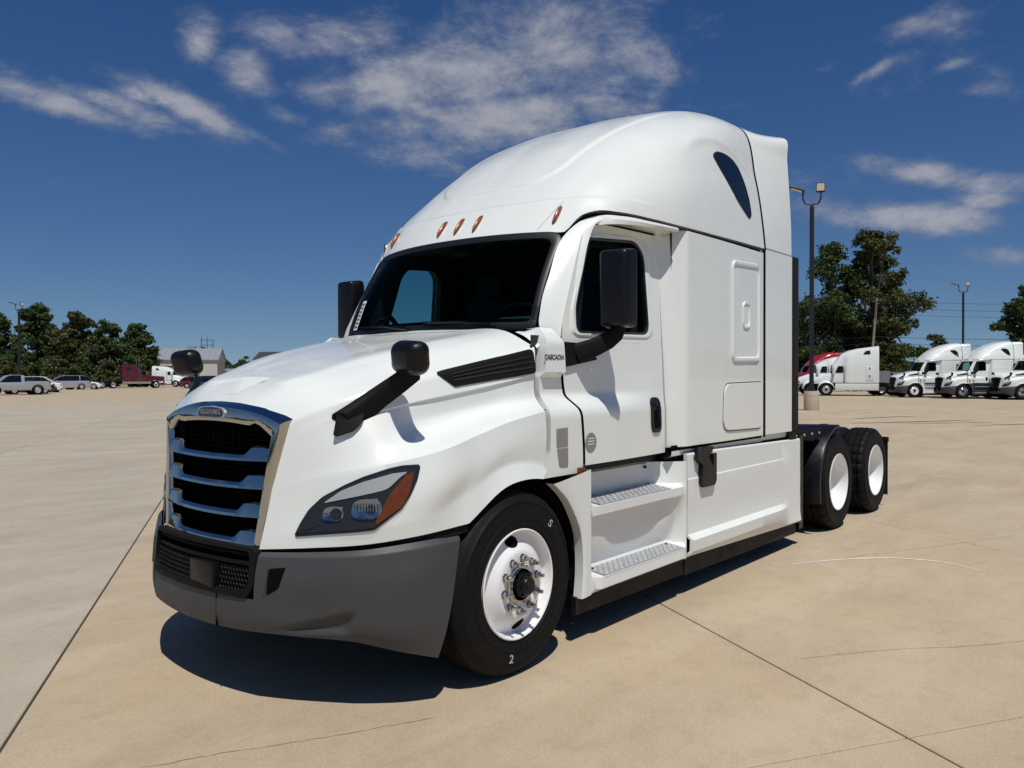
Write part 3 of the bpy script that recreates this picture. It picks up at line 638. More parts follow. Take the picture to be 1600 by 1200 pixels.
# ---- doors with window
def door_front(z): return cowl_out(min(z, 1.86))+.014 if z < 1.86 else 1.864
win = rounded([(2.012, 1.905), (2.875, 1.925), (2.875, 2.50), (2.78, 2.585), (2.25, 2.545), (2.03, 2.08)], [.06, .09, .10, .07, .03, .05], 7)
frame = rounded([(1.864, 1.86), (3.045, 1.86), (3.075, 2.655), (2.36, 2.652), (2.18, 2.55), (1.90, 2.0)], .012, 2)
def door_match(poly, n=180):
    A = resample(poly, 720); B_ = resample(win, n); c = B_.mean(0); ca = A.mean(0); out = []
    for q in B_:
        t = math.atan2(q[1]-c[1], (q[0]-c[0])*.75); dd = np.abs((np.arctan2(A[:, 1]-ca[1], (A[:, 0]-ca[0])*.75)-t+math.pi) % (2*math.pi)-math.pi); out.append(A[dd.argmin()])
    return np.array(out)
def door_ring(n=180):
    A = resample(frame, 720); B_ = resample(win, n); c = B_.mean(0)
    aa = np.unwrap(np.arctan2(A[:, 1]-c[1], (A[:, 0]-c[0])*.75)); ab = np.arctan2(B_[:, 1]-c[1], (B_[:, 0]-c[0])*.75)
    out = []
    for t in ab:
        dd = np.abs((np.arctan2(A[:, 1]-c[1], (A[:, 0]-c[0])*.75)-t+math.pi) % (2*math.pi)-math.pi); out.append(A[dd.argmin()])
    return np.array(out), B_
DA, DB = door_ring()
lin_ = rounded([(2.215, 1.92), (2.845, 1.94), (2.845, 2.44), (2.76, 2.53), (2.43, 2.51), (2.36, 2.44)], [.05, .09, .10, .09, .03, .05], 7)
LIN = door_match(lin_)
m = MB()
m.grid(np.array([[cab_pt(door_front(z)+(np.interp(z, [1.08, 1.86], [3.03, 3.045])-door_front(z))*t, z) for t in np.linspace(0, 1, 26)] for z in np.linspace(1.085, 1.862, 60)]))
m.grid(np.array([[cab_pt(*(a*(1-t)+b_*t), off) for a, b_ in zip(DA, DB)] for t, off in ((0, 0), (.2, 0), (.4, 0), (.55, 0), (.62, .001), (.74, .009), (.9, .010), (1, .008), (1, -.03))]), closed_u=True)
G = [[cab_pt(door_front(1.085)+(3.03-door_front(1.085))*t, 1.085, o_) for t in np.linspace(0, 1, 26)] for o_ in (0, -.05)]
m.grid(np.array(G))
doors = mirror_obj('door', m, M['white'], T, ang=24)
for o_, s in zip(doors, (1, -1)):
    f = lambda x, z, off=0., s=s: (x, s*cab_pt(x, z, off)[1], z)
    m = MB(); C_ = DB.mean(0); I_ = C_+(DB-C_)*np.array((.962, .945))
    m.grid(np.array([[f(*p, o2) for p in P_] for P_, o2 in ((DB, .0085), (DB*.5+I_*.5, .013), (I_, .006), (I_, -.02))]), closed_u=True); m.build('window_seal', M['seal'], o_, ang=40)
    m = MB(); conform(m, [tuple(p) for p in C_+(DB-C_)*.975], f, -.004, 0, rings=5); m.build('door_window', M['side_glass'], o_)
    m = MB(); hp_ = rounded([(2.815, 1.235), (2.965, 1.235), (2.955, 1.485), (2.815, 1.485)], .06, 6); conform(m, hp_, f, .012, .014, rings=3, n=60)
    hd_ = m.build('door_handle', M['black'], o_, ang=40)
    m = MB(); conform(m, rounded([(2.845, 1.265), (2.935, 1.265), (2.93, 1.40), (2.845, 1.40)], .03, 5), f, .0135, 0, rings=2, n=40); m.build('handle_recess', M['slot'], hd_)
    m = MB(); m.tube([f(2.86, 1.43, .014), f(2.92, 1.43, .014), f(2.925, 1.31, .018)], .009, 6); m.build('handle_grip', M['seal'], hd_)
    m = MB(); conform(m, [(2.03+.062*math.cos(t), 1.222+.062*math.sin(t)) for t in np.linspace(0, 2*math.pi, 40, endpoint=False)], f, .002, 0, rings=2); em = m.build('round_emblem', M['badge_grey'], o_)
    m = MB()
    for dz, wd in ((.026, .066), (.009, .078), (-.009, .07)):
        m.add([f(2.03-wd/2, 1.222+dz-.003, .0032), f(2.03+wd/2, 1.222+dz-.003, .0032), f(2.03+wd/2, 1.222+dz+.003, .0032), f(2.03-wd/2, 1.222+dz+.003, .0032)], [(0, 1, 2, 3)])
    m.build('emblem_print', M['decal_white'], em, smooth=False)
    # inner lining with the same window opening keeps the cabin dark
    m = MB(); m.grid(np.array([[(p[0], s*(cab_y(*p)+.11), p[1]) for p in P_] for P_ in (DA, LIN)]), closed_u=True)
    m.grid(np.array([[(x, s*(-1.03), z) for x in (1.6, 3.1)] for z in (1.1, 1.88)])); m.build('door_lining', M['cabin'], o_, smooth=False)
# dark gaps around the door
m = MB(); m.grid(np.array([[(x, y_+.03, z) for x in (door_front(z)-.03, door_front(z)+.03)] for z in np.linspace(1.08, 1.86, 20) for y_ in [cab_y(door_front(z), z)]])); mirror_obj('door_gap', m, M['slot'], T, smooth=False)
m = MB(); m.grid(np.array([[(x, cab_y(3.04, z)+.03, z) for x in (3.0, 3.09)] for z in np.linspace(1.08, 2.66, 14)])); mirror_obj('door_gap', m, M['slot'], T, smooth=False)

# ---- windscreen
def ws(u, v):
    """u -1..1 across, v 0..1 up"""
    xb, xt = 1.675+.132*abs(u)**2.2, 1.985+.163*abs(u)**2.2
    zb, zt = 1.945-.010*u*u, 2.592-.014*abs(u)**3
    hw = .905+(.882-.905)*v; sag = .03*math.sin(math.pi*v)
    return np.array((xb+(xt-xb)*v-sag, hw*u, zb+(zt-zb)*v))
def ws_pt(u, v, off=0.):
    p = ws(u, v); e = 1e-3; n = np.cross(ws(u+e, v)-p, ws(u, v+e)-p); n /= np.linalg.norm(n)
    if n[0] > 0: n = -n
    return tuple(p+n*off)
us = np.linspace(-1, 1, 41); vs = np.linspace(0, 1, 16)
m = MB(); m.grid(np.array([[ws_pt(u*.985, .02+.96*v) for u in us] for v in vs])); screen = m.build('windscreen', M['windscreen'], T)
out_ = rounded([(-1, -.02), (1, -.02), (1, 1), (-1, 1)], [.05, .05, .12, .12], 6)
inn_ = rounded([(-.955, .055), (.955, .055), (.945, .93), (-.945, .93)], [.05, .05, .10, .10], 6)
A, B_ = resample(out_, 200), resample(inn_, 200)
m = MB(); m.grid(np.array([[ws_pt(*p, -.01) for p in A], [ws_pt(*p, .006) for p in A], [ws_pt(*(p*.7+q*.3), .015) for p, q in zip(A, B_)], [ws_pt(*q, .006) for q in B_], [ws_pt(*q, -.012) for q in B_]]), closed_u=True)
m.build('windscreen_seal', M['seal'], screen, ang=50)
m = MB(); m.grid(np.array([[ws_pt(u*.96, v, -.012) for u in us] for v in (.0, .10)])); m.build('frit_band', M['slot'], screen)
m = MB()
for u0_, u1, zz in ((.08, .70, .06), (-.72, -.12, .06)):
    m = MB(); m.tube([ws_pt(u0_, .0, .03), ws_pt((u0_+u1)/2, .05, .035), ws_pt(u1, zz, .03)], .009, 6)
    m.tube([ws_pt(u0_+.05, .035, .024), ws_pt(u1+.06, .055+zz*.3, .024)], .007, 6)
    m.build('wiper', M['black'], T)
# white sticker strip on the passenger edge of the glass
m = MB(); m.grid(np.array([[ws_pt(u, v, .004) for u in (.858, .925)] for v in np.linspace(.07, .42, 8)])); st = m.build('window_sticker', M['decal_white'], screen)
m = MB()
for k_ in range(7):
    v0 = .095+k_*.045; m.grid(np.array([[ws_pt(u, v, .006) for u in (.872, .911)] for v in (v0, v0+.024)]))
m.build('sticker_print', M['cabin_light'], st, smooth=False)
# cowl tray under the glass
m = MB(); m.grid(np.array([[(ws(u, 0)[0]-.10, ws(u, 0)[1]*1.0, 1.922) for u in us], [(ws(u, 0)[0]+.06, ws(u, 0)[1], 1.935) for u in us]])); m.build('cowl_tray', M['matt_black'], T)

# ---- windscreen pillars
m = MB()
Lc = spline([(1.925, -1.045, 1.872), (1.826, -.928, 1.935)]+[tuple(ws(-1.0, v)+np.array((-.006, -.012, 0))) for v in (.2, .55, .95)]+[(2.25, -.965, 2.665), (2.35, -1.03, 2.702)], 6)
Rc = spline([(1.965, -1.062, 1.868), (1.99, -1.062, 1.945), (2.045, -1.05, 2.115), (2.13, -1.04, 2.32), (2.22, -1.03, 2.53), (2.275, -1.04, 2.628), (2.365, -1.07, 2.668)], 6)
G = []
for a, b_ in zip(Lc, Rc):
    mid = (a+b_)/2+np.array((-.012, -.016, 0))
    G.append([tuple(a+np.array((.03, .0, 0)))]+[tuple(a*(1-t)**2+2*mid*t*(1-t)*1.0+b_*t*t) for t in np.linspace(0, 1, 9)]+[tuple(b_+np.array((.03, .05, 0)))])
m.grid(np.array(G)); mirror_obj('windscreen_pillar', m, M['white'], T, ang=50)
m = MB(); m.grid(np.array([[tuple(a+np.array((.05, .03, 0))), tuple(b_+np.array((.06, .06, 0)))] for a, b_ in zip(Lc, Rc)])); mirror_obj('pillar_lining', m, M['slot'], T, smooth=False)

# ---- high roof
RF = [
 [(2.00, 0, 2.587), (2.222, 0, 2.852), (2.45, 0, 3.07), (2.80, 0, 3.36), (3.2, 0, 3.60), (3.7, 0, 3.812), (4.2, 0, 3.945), (4.68, 0, 3.985)],
 [(2.035, -.45, 2.586), (2.24, -.45, 2.850), (2.465, -.45, 3.066), (2.815, -.45, 3.352), (3.21, -.45, 3.59), (3.7, -.45, 3.803), (4.2, -.45, 3.935), (4.68, -.45, 3.975)],
 [(2.11, -.77, 2.58), (2.30, -.77, 2.842), (2.53, -.78, 3.052), (2.88, -.78, 3.315), (3.25, -.78, 3.54), (3.7, -.78, 3.752), (4.2, -.78, 3.895), (4.68, -.78, 3.938)],
 [(2.16, -.888, 2.578), (2.375, -.945, 2.832), (2.64, -.985, 3.012), (2.98, -1.01, 3.19), (3.32, -1.02, 3.40), (3.72, -1.01, 3.60), (4.2, -1.0, 3.765), (4.68, -.972, 3.835)],
 [(2.225, -.968, 2.672), (2.46, -1.058, 2.79), (2.73, -1.105, 2.905), (3.06, -1.135, 3.02), (3.36, -1.148, 3.12), (3.74, -1.145, 3.22), (4.2, -1.132, 3.32), (4.68, -1.112, 3.36)],
 [(2.30, -1.042, 2.708), (2.52, -1.105, 2.720), (2.80, -1.165, 2.717), (3.13, -1.198, 2.714), (3.42, -1.203, 2.718), (3.78, -1.204, 2.723), (4.22, -1.204, 2.729), (4.68, -1.202, 2.735)]]
RG = patch(RF, nu=26, nv=22)
def smooth01(a): a = np.clip(a, 0, 1); return a*a*(3-2*a)
# raised centre panel and side blister are pressed into the shell
NN = np.cross(np.gradient(RG, axis=1), np.gradient(RG, axis=0)); NN /= np.linalg.norm(NN, axis=2)[..., None]
NN *= np.where(NN[..., 2:3]-NN[..., 1:2]*.6 < 0, -1, 1)
X_, Y_, Z_ = RG[..., 0], RG[..., 1], RG[..., 2]
qx = X_-(2.37+.10*Y_**2); qy = .56+.16*(X_-2.37)+Y_; rc = .22
pan = smooth01(np.where((qx < rc) & (qy < rc), rc-np.hypot(rc-qx, rc-qy), np.minimum(qx, qy))/.022+.5)*smooth01((4.2-X_)/1.2)
RG = RG+NN*(.013*pan)[..., None]
low = smooth01((2.835-Z_)/.014+.5)*smooth01((2.95-X_)/.5); RG = RG+NN*(.010*low)[..., None]
bl = np.exp(-((np.hypot((X_-3.96)/.66, (Z_-3.02)/.53)-1)/.08)**2)*smooth01((Z_-3.3)/.2)*smooth01((4.6-X_)/.1)*(Y_ < -.95)*.014
RG = RG+NN*bl[..., None]
roof_m = MB().grid(RG).both(); roof = roof_m.build('high_roof', M['white'], T, ang=40, doubles=True)
rbv = BVHTree.FromPolygons([Vector(v) for v in roof_m.V], roof_m.F)
def roof_side(x, z, off=0.):
    h = rbv.ray_cast(Vector((x, -3, z)), Vector((0, 1, 0))); n = h[1] if h[1].y < 0 else -h[1]; return h[0]+n*off
def roof_front(y, z, off=0.):
    h = rbv.ray_cast(Vector((0, y if abs(y) > 1e-3 else 1e-3, z)), Vector((1, 0, 0))); n = h[1] if h[1].x < 0 else -h[1]; return h[0]+n*off
for y in (-.792, -.174, 0, .174, .792):
    m = MB(); zc = 2.705; slant = .0
    conform(m, [(y+.017*math.copysign(abs(math.cos(t))**.8, math.cos(t)), zc+.069*math.sin(t)) for t in np.linspace(0, 2*math.pi, 28, endpoint=False)], roof_front, .004, .004, rings=1)
    base = m.build('roof_marker', M['letter'], T)
    m = MB(); ring = lambda s_, o_: [tuple(roof_front(y+.013*s_*math.cos(t), zc+.062*s_*math.sin(t), o_)) for t in np.linspace(0, 2*math.pi, 24, endpoint=False)]
    m.grid(np.array([ring(1, .003), ring(.95, .014), ring(.7, .021), ring(.3, .024), ring(.02, .025)]), closed_u=True); m.build('marker_lens', M['amber'], base, ang=60)
for s_ in (-1, 1):
    m = MB(); m.grid(np.array([[tuple(roof_front(s_*(.70+.10*t+w_), 2.60+.24*t, .0012)) for t in np.linspace(0, 1, 8)] for w_ in (0, .003)])); m.build('visor_joint', M['grey_tape'], T)
wn = rounded([(3.845, 3.39), (3.925, 3.44), (4.05, 3.452), (4.19, 3.435), (4.31, 3.38), (4.385, 3.255), (4.43, 3.12), (4.44, 2.99), (4.385, 2.965), (4.19, 3.074), (4.07, 3.176), (3.95, 3.284)], [.03, .04, .05, .05, .05, .05, .03, .03, .03, .05, .05, .05], 4)
m = MB(); conform(m, wn, roof_side, .004, .01, rings=4, n=80); a_, b_ = mirror_obj('sleeper_window', m, M['dark_glass'], T)
ob, ib = resample(wn, 90), np.mean(wn, 0)+(resample(wn, 90)-np.mean(wn, 0))*1.03
m = MB(); m.grid(np.array([[tuple(roof_side(*p, .002)) for p in ib], [tuple(roof_side(*p, .009)) for p in ob], [tuple(roof_side(*p, .003)) for p in np.mean(wn, 0)+(ob-np.mean(wn, 0))*.97]]), closed_u=True)
m.build('window_rubber', M['seal'], a_); m.mirrored().build('window_rubber', M['seal'], b_)

# ---- black seam under the roof, then the side rail with its overhang above the door
seam = RG[-1]
m = MB(); m.grid(np.array([[(x, y-.004, z+.006) for x, y, z in seam], [(x, y+.012, z-.012) for x, y, z in seam]])); mirror_obj('roof_seam', m, M['seal'], T); m = MB()
front = RG[:, 0][int(22*3):]
m.grid(np.array([[(x-.004, y, z+.004) for x, y, z in front], [(x+.02, y+.02, z-.012) for x, y, z in front]]))
mirror_obj('roof_seam', m, M['seal'], T)
rl = MB()
prof_t = spline([(2.25, -.975, 2.655), (2.33, -1.04, 2.692), (2.50, -1.105, 2.706), (2.80, -1.164, 2.704), (3.10, -1.196, 2.702)], 8)
lip = spline([(2.31, -1.05, 2.628), (2.40, -1.095, 2.640), (2.55, -1.135, 2.652), (2.82, -1.175, 2.662), (3.10, -1.20, 2.672)], 8)
und = [(x, cab_y(x, 2.66)+.02, min(2.668, z+.012)) for x, y, z in lip]
rl.grid(np.array([[tuple(p) for p in prof_t], [tuple((np.array(p)*.5+np.array(q)*.5)+np.array((0, -.012, 0))) for p, q in zip(prof_t, lip)], [tuple(q) for q in lip], und]))
mirror_obj('roof_side_rail', rl, M['white'], T, ang=30)
m = MB(); m.grid(np.array([[(x, cab_y(x, 2.66)-.004, 2.668) for x in np.linspace(2.4, 3.03, 8)], [(x, cab_y(x, 2.66)-.004, 2.655) for x in np.linspace(2.4, 3.03, 8)]])); mirror_obj('door_drip_seal', m, M['slot'], T)

# ---- sleeper walls
def slp_y(x, z):
    base = cab_y(3.06, min(max(z, 1.0), 2.66)); t = smooth01((x-3.06)/.20)
    return base*(1-t)+(-1.2)*t-.010*math.sin(math.pi*np.clip((x-3.2)/1.5, 0, 1))
m = MB(); xs = np.r_[np.linspace(3.062, 3.28, 12), np.linspace(3.32, 4.655, 26)]; zs = np.linspace(1.118, 2.70, 30)
def slp_pt(x, z, off=0.): return (x, slp_y(x, z)-off, z)
m.grid(np.array([[slp_pt(x, z) for x in xs] for z in zs])); m.grid(np.array([[slp_pt(x, z, o_) for x in xs] for z, o_ in ((1.118, 0), (1.112, -.012), (1.112, -.25))]))
m.grid(np.array([[slp_pt(3.062, z, o_) for z in zs] for o_ in (0, -.05)])); m.grid(np.array([[slp_pt(4.655, z, o_) for z in zs] for o_ in (0, -.03)]))
sl_ = mirror_obj('sleeper_side', m, M['white'], T, ang=32)
def panel_groove(poly, name, sgn, par, w1=.014, h=.007, n=140, c=None):
    m = MB(); P = resample(poly, n); cc = P.mean(0)
    def off(k_):
        t = np.roll(P, -1, 0)-np.roll(P, 1, 0); t /= np.linalg.norm(t, axis=1)[:, None]; nn = np.stack([t[:, 1], -t[:, 0]], 1)
        if ((P+nn*.01-cc)**2).sum() < ((P-cc)**2).sum(): nn = -nn
        return P+nn*k_
    G = [[(lambda q: (q[0], sgn*q[1], q[2]))(slp_pt(*p, o_)) for p in off(k_)] for k_, o_ in ((w1, .0008), (w1*.45, h), (-w1*.45, h), (-w1, .0008))]
    m.grid(np.array(G), closed_u=True); return m.build(name, M['white'], par, ang=50)
for o_, s in zip(sl_, (1, -1)):
    f = lambda x, z, off=0., s=s: (x, s*slp_pt(x, z, off)[1], z)
    p1 = rounded([(3.985, 1.755), (4.555, 1.765), (4.555, 2.585), (3.985, 2.565)], .07, 6)
    m = MB(); Pm = resample(p1, 150); cc = Pm.mean(0); sc_ = lambda k_: cc+(Pm-cc)*(1-np.array((k_/.285, k_/.41)))
    m.grid(np.array([[f(*p, oo) for p in sc_(k_)] for k_, oo in ((-.008, .0008), (.004, .016), (.022, .016), (.034, .004))]), closed_u=True)
    conform(m, [tuple(p) for p in sc_(.033)], f, .004, 0, rings=4)
    hatch = m.build('locker_hatch', M['white'], o_, ang=40)
    p2 = rounded([(4.195, 2.03), (4.335, 2.035), (4.335, 2.25), (4.195, 2.245)], .05, 5); Pq = resample(p2, 60); cq = Pq.mean(0); sq = lambda k_: cq+(Pq-cq)*(1-k_)
    m = MB(); m.grid(np.array([[f(*p, oo) for p in sq(k_)] for k_, oo in ((-.05, .0045), (0, .015), (.12, .015), (.2, .006))]), closed_u=True); conform(m, [tuple(p) for p in sq(.2)], f, .006, 0, rings=2); m.build('hatch_latch', M['white'], hatch, ang=40)
    p3 = rounded([(3.82, 1.195), (4.62, 1.18), (4.63, 1.585), (3.84, 1.575)], [.10, .10, .07, .10], 6); Pm3 = resample(p3, 150); c3 = Pm3.mean(0); s3 = lambda k_: c3+(Pm3-c3)*(1-np.array((k_/.40, k_/.20)))
    m = MB(); m.grid(np.array([[f(*p, oo) for p in s3(k_)] for k_, oo in ((-.004, .0012), (.002, .0018), (.004, .0012))]), closed_u=True); m.build('hatch_gap', M['letter'], o_)
    m = MB(); m.grid(np.array([[f(*p, oo) for p in s3(k_)] for k_, oo in ((.005, .001), (.006, .010), (.010, .012))]), closed_u=True); conform(m, [tuple(p) for p in s3(.010)], f, .012, 0, rings=3); m.build('lower_hatch', M['white'], o_, ang=40)
re = RG[:, -1]
for G_ in ([[(x-.006, y*1.003, z+.003) for x, y, z in re], [(x+.024, y*1.003, z+.003) for x, y, z in re], [(x+.03, y*.98, z-.02) for x, y, z in re]],
           [[(xx, yy, z) for z in np.linspace(1.10, 2.74, 3)] for xx, yy in ((4.652, -1.2015), (4.70, -1.2015), (4.70, -1.18))],
           [[(x, -1.165, 1.09) for x in (3.06, 4.7)], [(x, -1.165, 1.13) for x in (3.06, 4.7)]]):
    mirror_obj('panel_joint', MB().grid(np.array(G_)), M['slot'], T, smooth=False)
m = MB(); m.box((3.1, -1.12, 1.02), (5.28, 1.12, 1.10)); m.grid(np.array([[(4.70, -1.15, 1.1), (4.70, 1.15, 1.1)], [(4.70, -1.15, 2.75), (4.70, 1.15, 2.75)], [(4.70, -.9, 3.78), (4.70, .9, 3.78)]])); m.build('sleeper_back', M['matt_black'], T, smooth=False)
# ---- side and roof extenders behind the sleeper
xe = np.linspace(4.706, 5.295, 10)
def ext_y(x): return -1.203-.014*math.sin((x-4.69)*1.6)
m = MB(); m.grid(np.array([[(x, ext_y(x), z) for x in xe] for z in np.linspace(1.118+.0, 2.738, 12)]+[[(x, ext_y(x)+.035, 2.742) for x in xe]]))
m.grid(np.array([[(5.295, ext_y(5.295), z), (5.30, ext_y(5.295)+.03, z)] for z in np.linspace(1.118, 2.74, 4)])); m.grid(np.array([[(4.706, ext_y(4.706), z), (4.706, ext_y(4.706)+.03, z)] for z in np.linspace(1.118, 2.74, 4)])); m.grid(np.array([[(x, ext_y(x)+o_, 1.118) for x in xe] for o_ in (0, .03)]))
m.grid(np.array([[(x, ext_y(x)+.03, z) for x in xe] for z in (1.118, 2.74)]))
mirror_obj('side_extender', m, M['white'], T, ang=35)
m = MB(); G = []
for x in xe:
    t = (x-4.706)/.6; top = 3.835+.035*t-.02*math.sin(math.pi*t)
    se = np.array([(-1.203-.006*t, 2.752), (-1.175-.03*t, 3.0), (-1.112-.075*t, 3.36), (-1.04-.128*t, 3.65), (-.985-.172*t, top-.03), (-.93-.12*t, top+.035-.02*t), (-.80, top+.10-.03*t)])
    G.append([(x, *p) for p in spline(se, 6)])
m.grid(np.array(G)); m.grid(np.array([G[-1], [(5.30, y+.03, z-.01) for _, y, z in G[-1]]])); m.grid(np.array([[(p[0], p[1]+.03, p[2]-.01) for p in g_] for g_ in G]))
m.grid(np.array([[g_[0] for g_ in G], [(g_[0][0], g_[0][1]+.03, g_[0][2]) for g_ in G]]))
mirror_obj('roof_extender', m, M['white'], T, ang=35)
m = MB(); m.box((5.300, -1.222, 1.13), (5.45, -1.195, 2.745), .008); m.box((5.29, -1.195, 1.02), (5.47, -1.10, 1.25), .01); mirror_obj('extender_flap', m, M['skirt_rubber'], T)

# ---- roof and floor of the cabin, dashboard, wheel, seats: dark behind the glass
m = MB(); m.box((1.9, -1.02, 1.02), (3.4, 1.02, 1.10)); m.box((3.15, -1.12, 1.1), (3.2, 1.12, 2.72)); m.grid(np.array([[(2.16, -.86, 2.585), (2.0, 0, 2.59), (2.16, .86, 2.585)], [(3.2, -1.1, 2.70), (3.2, 0, 2.72), (3.2, 1.1, 2.70)]])); m.build('cabin_shell', M['cabin'], T, smooth=False)
m = MB(); G = [[(ws(u, 0)[0]+o_, u*.93, z) for u in us] for o_, z in ((.02, 1.925), (.16, 1.945), (.30, 1.955), (.42, 1.93), (.46, 1.80), (.40, 1.3))]; m.grid(np.array(G)); m.box((2.02, -.78, 1.95), (2.18, -.40, 2.035), .03); dash = m.build('dashboard', M['cabin_light'], T, ang=50)
m = MB()
def torus(mb, c, R_, r_, ax, n=28, k=8):
    ax = Vector(ax).normalized(); a = ax.cross(Vector((0, 1, 0))).normalized(); b_ = ax.cross(a); c = Vector(c)
    mb.grid(np.array([[tuple(c+(a*math.cos(t)+b_*math.sin(t))*(R_+r_*math.cos(s_))+ax*r_*math.sin(s_)) for t in np.linspace(0, 2*math.pi, n, endpoint=False)] for s_ in np.linspace(0, 2*math.pi, k, endpoint=False)]), closed_u=True, closed_v=True)
torus(m, (2.28, -.52, 2.0), .22, .016, (-.55, 0, -.83)); m.tube([(2.28, -.52, 2.0), (2.12, -.52, 1.85)], .03, 8); m.build('steering_wheel', M['black'], T)
for s in (-1, 1):
    m = MB(); m.box((2.62, s*.52-.25, 1.55), (3.05, s*.52+.25, 1.70), .05); m.build('seat', M['cabin'], T); 
    m = MB(); m.box((2.95, s*.52-.24, 1.68), (3.10, s*.52+.24, 2.30), .05); m.box((2.97, s*.52-.13, 2.31), (3.07, s*.52+.13, 2.50), .04); m.build('seat_back', M['cabin'], T)
m = MB(); m.tube([(2.02, .93, 1.98), (2.10, .90, 2.08), (2.22, .88, 2.10), (2.32, .90, 2.02)], .022, 8); m.build('grab_handle', M['black'], T)
m = MB(); m.box((2.11, -.07, 2.50), (2.19, .09, 2.58), .015); m.tube([(2.13, .0, 2.54), (2.115, .0, 2.54)], .018, 10); m.build('camera_pod', M['black'], T)

# ---- door mirrors
m = MB(); fo = MB(); conform(fo, rounded([(1.868, 1.690), (2.215, 1.742), (2.15, 1.785), (2.03, 1.842), (1.868, 1.846)], .012, 3), cab_pt, .022, .03, rings=3, n=50); m.add(fo.V, fo.F)
G = []
for p, h_, w_ in (((2.0, -1.075, 1.775), .13, .07), ((2.08, -1.16, 1.815), .115, .065), ((2.15, -1.225, 1.862), .11, .06), ((2.195, -1.265, 1.91), .10, .06), ((2.215, -1.285, 1.965), .09, .055)):
    ax = Vector((.45, -.6, .5)).normalized(); a = Vector((-.35, .25, .9)).normalized(); c_ = ax.cross(a)
    G.append([tuple(Vector(p)+a*h_*.5*math.copysign(abs(math.sin(t))**.6, math.sin(t))+c_*w_*.5*math.copysign(abs(math.cos(t))**.6, math.cos(t))) for t in np.linspace(0, 2*math.pi, 18, endpoint=False)])
m.grid(np.array(G), closed_u=True); m.tube([(2.20, -1.27, 1.90), (2.235, -1.24, 1.985), (2.235, -1.245, 2.10)], .022, 8)
dm = mirror_obj('door_mirror', m, M['matt_black'], T, ang=40)
m = MB(); bm, X = rbox(Vector((2.145, -1.292, 2.180)), (.13, .225, .49), .036, 4, Matrix.Rotation(R(4), 4, 'Z'))
for v in bm.verts:
    if v.co.x < 0: v.co.y *= .90; v.co.z *= .965
    v.co.x -= .018*(1-(v.co.y/.1125)**2)*(v.co.x < 0)
m.bm(bm, X); m.build('mirror_head', M['black'], dm[0], ang=60); m.mirrored().build('mirror_head', M['black'], dm[1], ang=60)
for s, o_ in ((1, dm[0]), (-1, dm[1])):
    m = MB(); m.add([(2.215, s*-1.385, 1.97), (2.215, s*-1.205, 1.97), (2.215, s*-1.205, 2.385), (2.215, s*-1.385, 2.385)], [(0, 1, 2, 3)]); m.build('mirror_glass', M['chrome'], o_, smooth=False)
    m = MB(); m.box((2.19, s*-1.225, 1.99), (2.25, s*-1.255, 2.30), .008); m.box((2.185, s*-1.20, 2.02), (2.245, s*-1.225, 2.04), .006); m.build('mirror_bracket', M['matt_black'], o_)

# ---- steps and side fairings
def step_prof(x):
    t = smooth01((x-1.985)/.05)*(1-smooth01((x-2.97)/.27)); tl = smooth01((x-1.985)/.06)*(1-smooth01((x-3.12)/.12)); cr_ = t*math.sqrt(max(0, 1-((x-2.58)/.62)**2)) if abs(x-2.58) < .62 else 0
    zt = 1.058+.01*(x-2)-(.06 if x > 3.05 else .06*smooth01((x-2.0)/.1))+.0
    yb = -1.2+.205*t; yr = -1.2+.078*cr_+.006*t
    return [(yb, zt), (yb, .868), (yb-.012*t, .852), (-1.200-.004*t, .826), (-1.203, .770), (yr, .752), (-1.2+.075*max(cr_, tl*.7), .60), (-1.2+.115*tl, .43), (-1.2+.105*tl, .412), (-1.2-.040*tl, .392), (-1.2-.044*tl, .322), (-1.2-.0*tl, .296), (-1.195+.03*tl, .288)]
m = MB(); xs = np.r_[np.linspace(1.985, 2.06, 8), np.linspace(2.09, 2.98, 22), np.linspace(3.0, 3.235, 14)]
m.grid(np.array([[(x, y, z+(.0)) for y, z in step_prof(x)] for x in xs]))
arch = spline([(1.600, 1.012), (1.66, .970), (1.735, .908), (1.81, .811), (1.868, .705), (1.895, .57), (1.897, .43), (1.878, .285)], 5)
tops = lambda z: z
edge = [(1.985, z) for z in np.linspace(1.062, .288, len(arch))]
G = []
for k_, o_ in ((0, -.06), (0, .0), (.12, .006), (.5, .006), (1, .0)):
    G.append([(a[0]*(1-k_)+e_[0]*k_, -1.2-o_, a[1]*(1-k_)+e_[1]*k_) for a, e_ in zip(arch, edge)])
m.grid(np.array(G))
steps = mirror_obj('step_fairing', m, M['white_plastic'], T, ang=30)
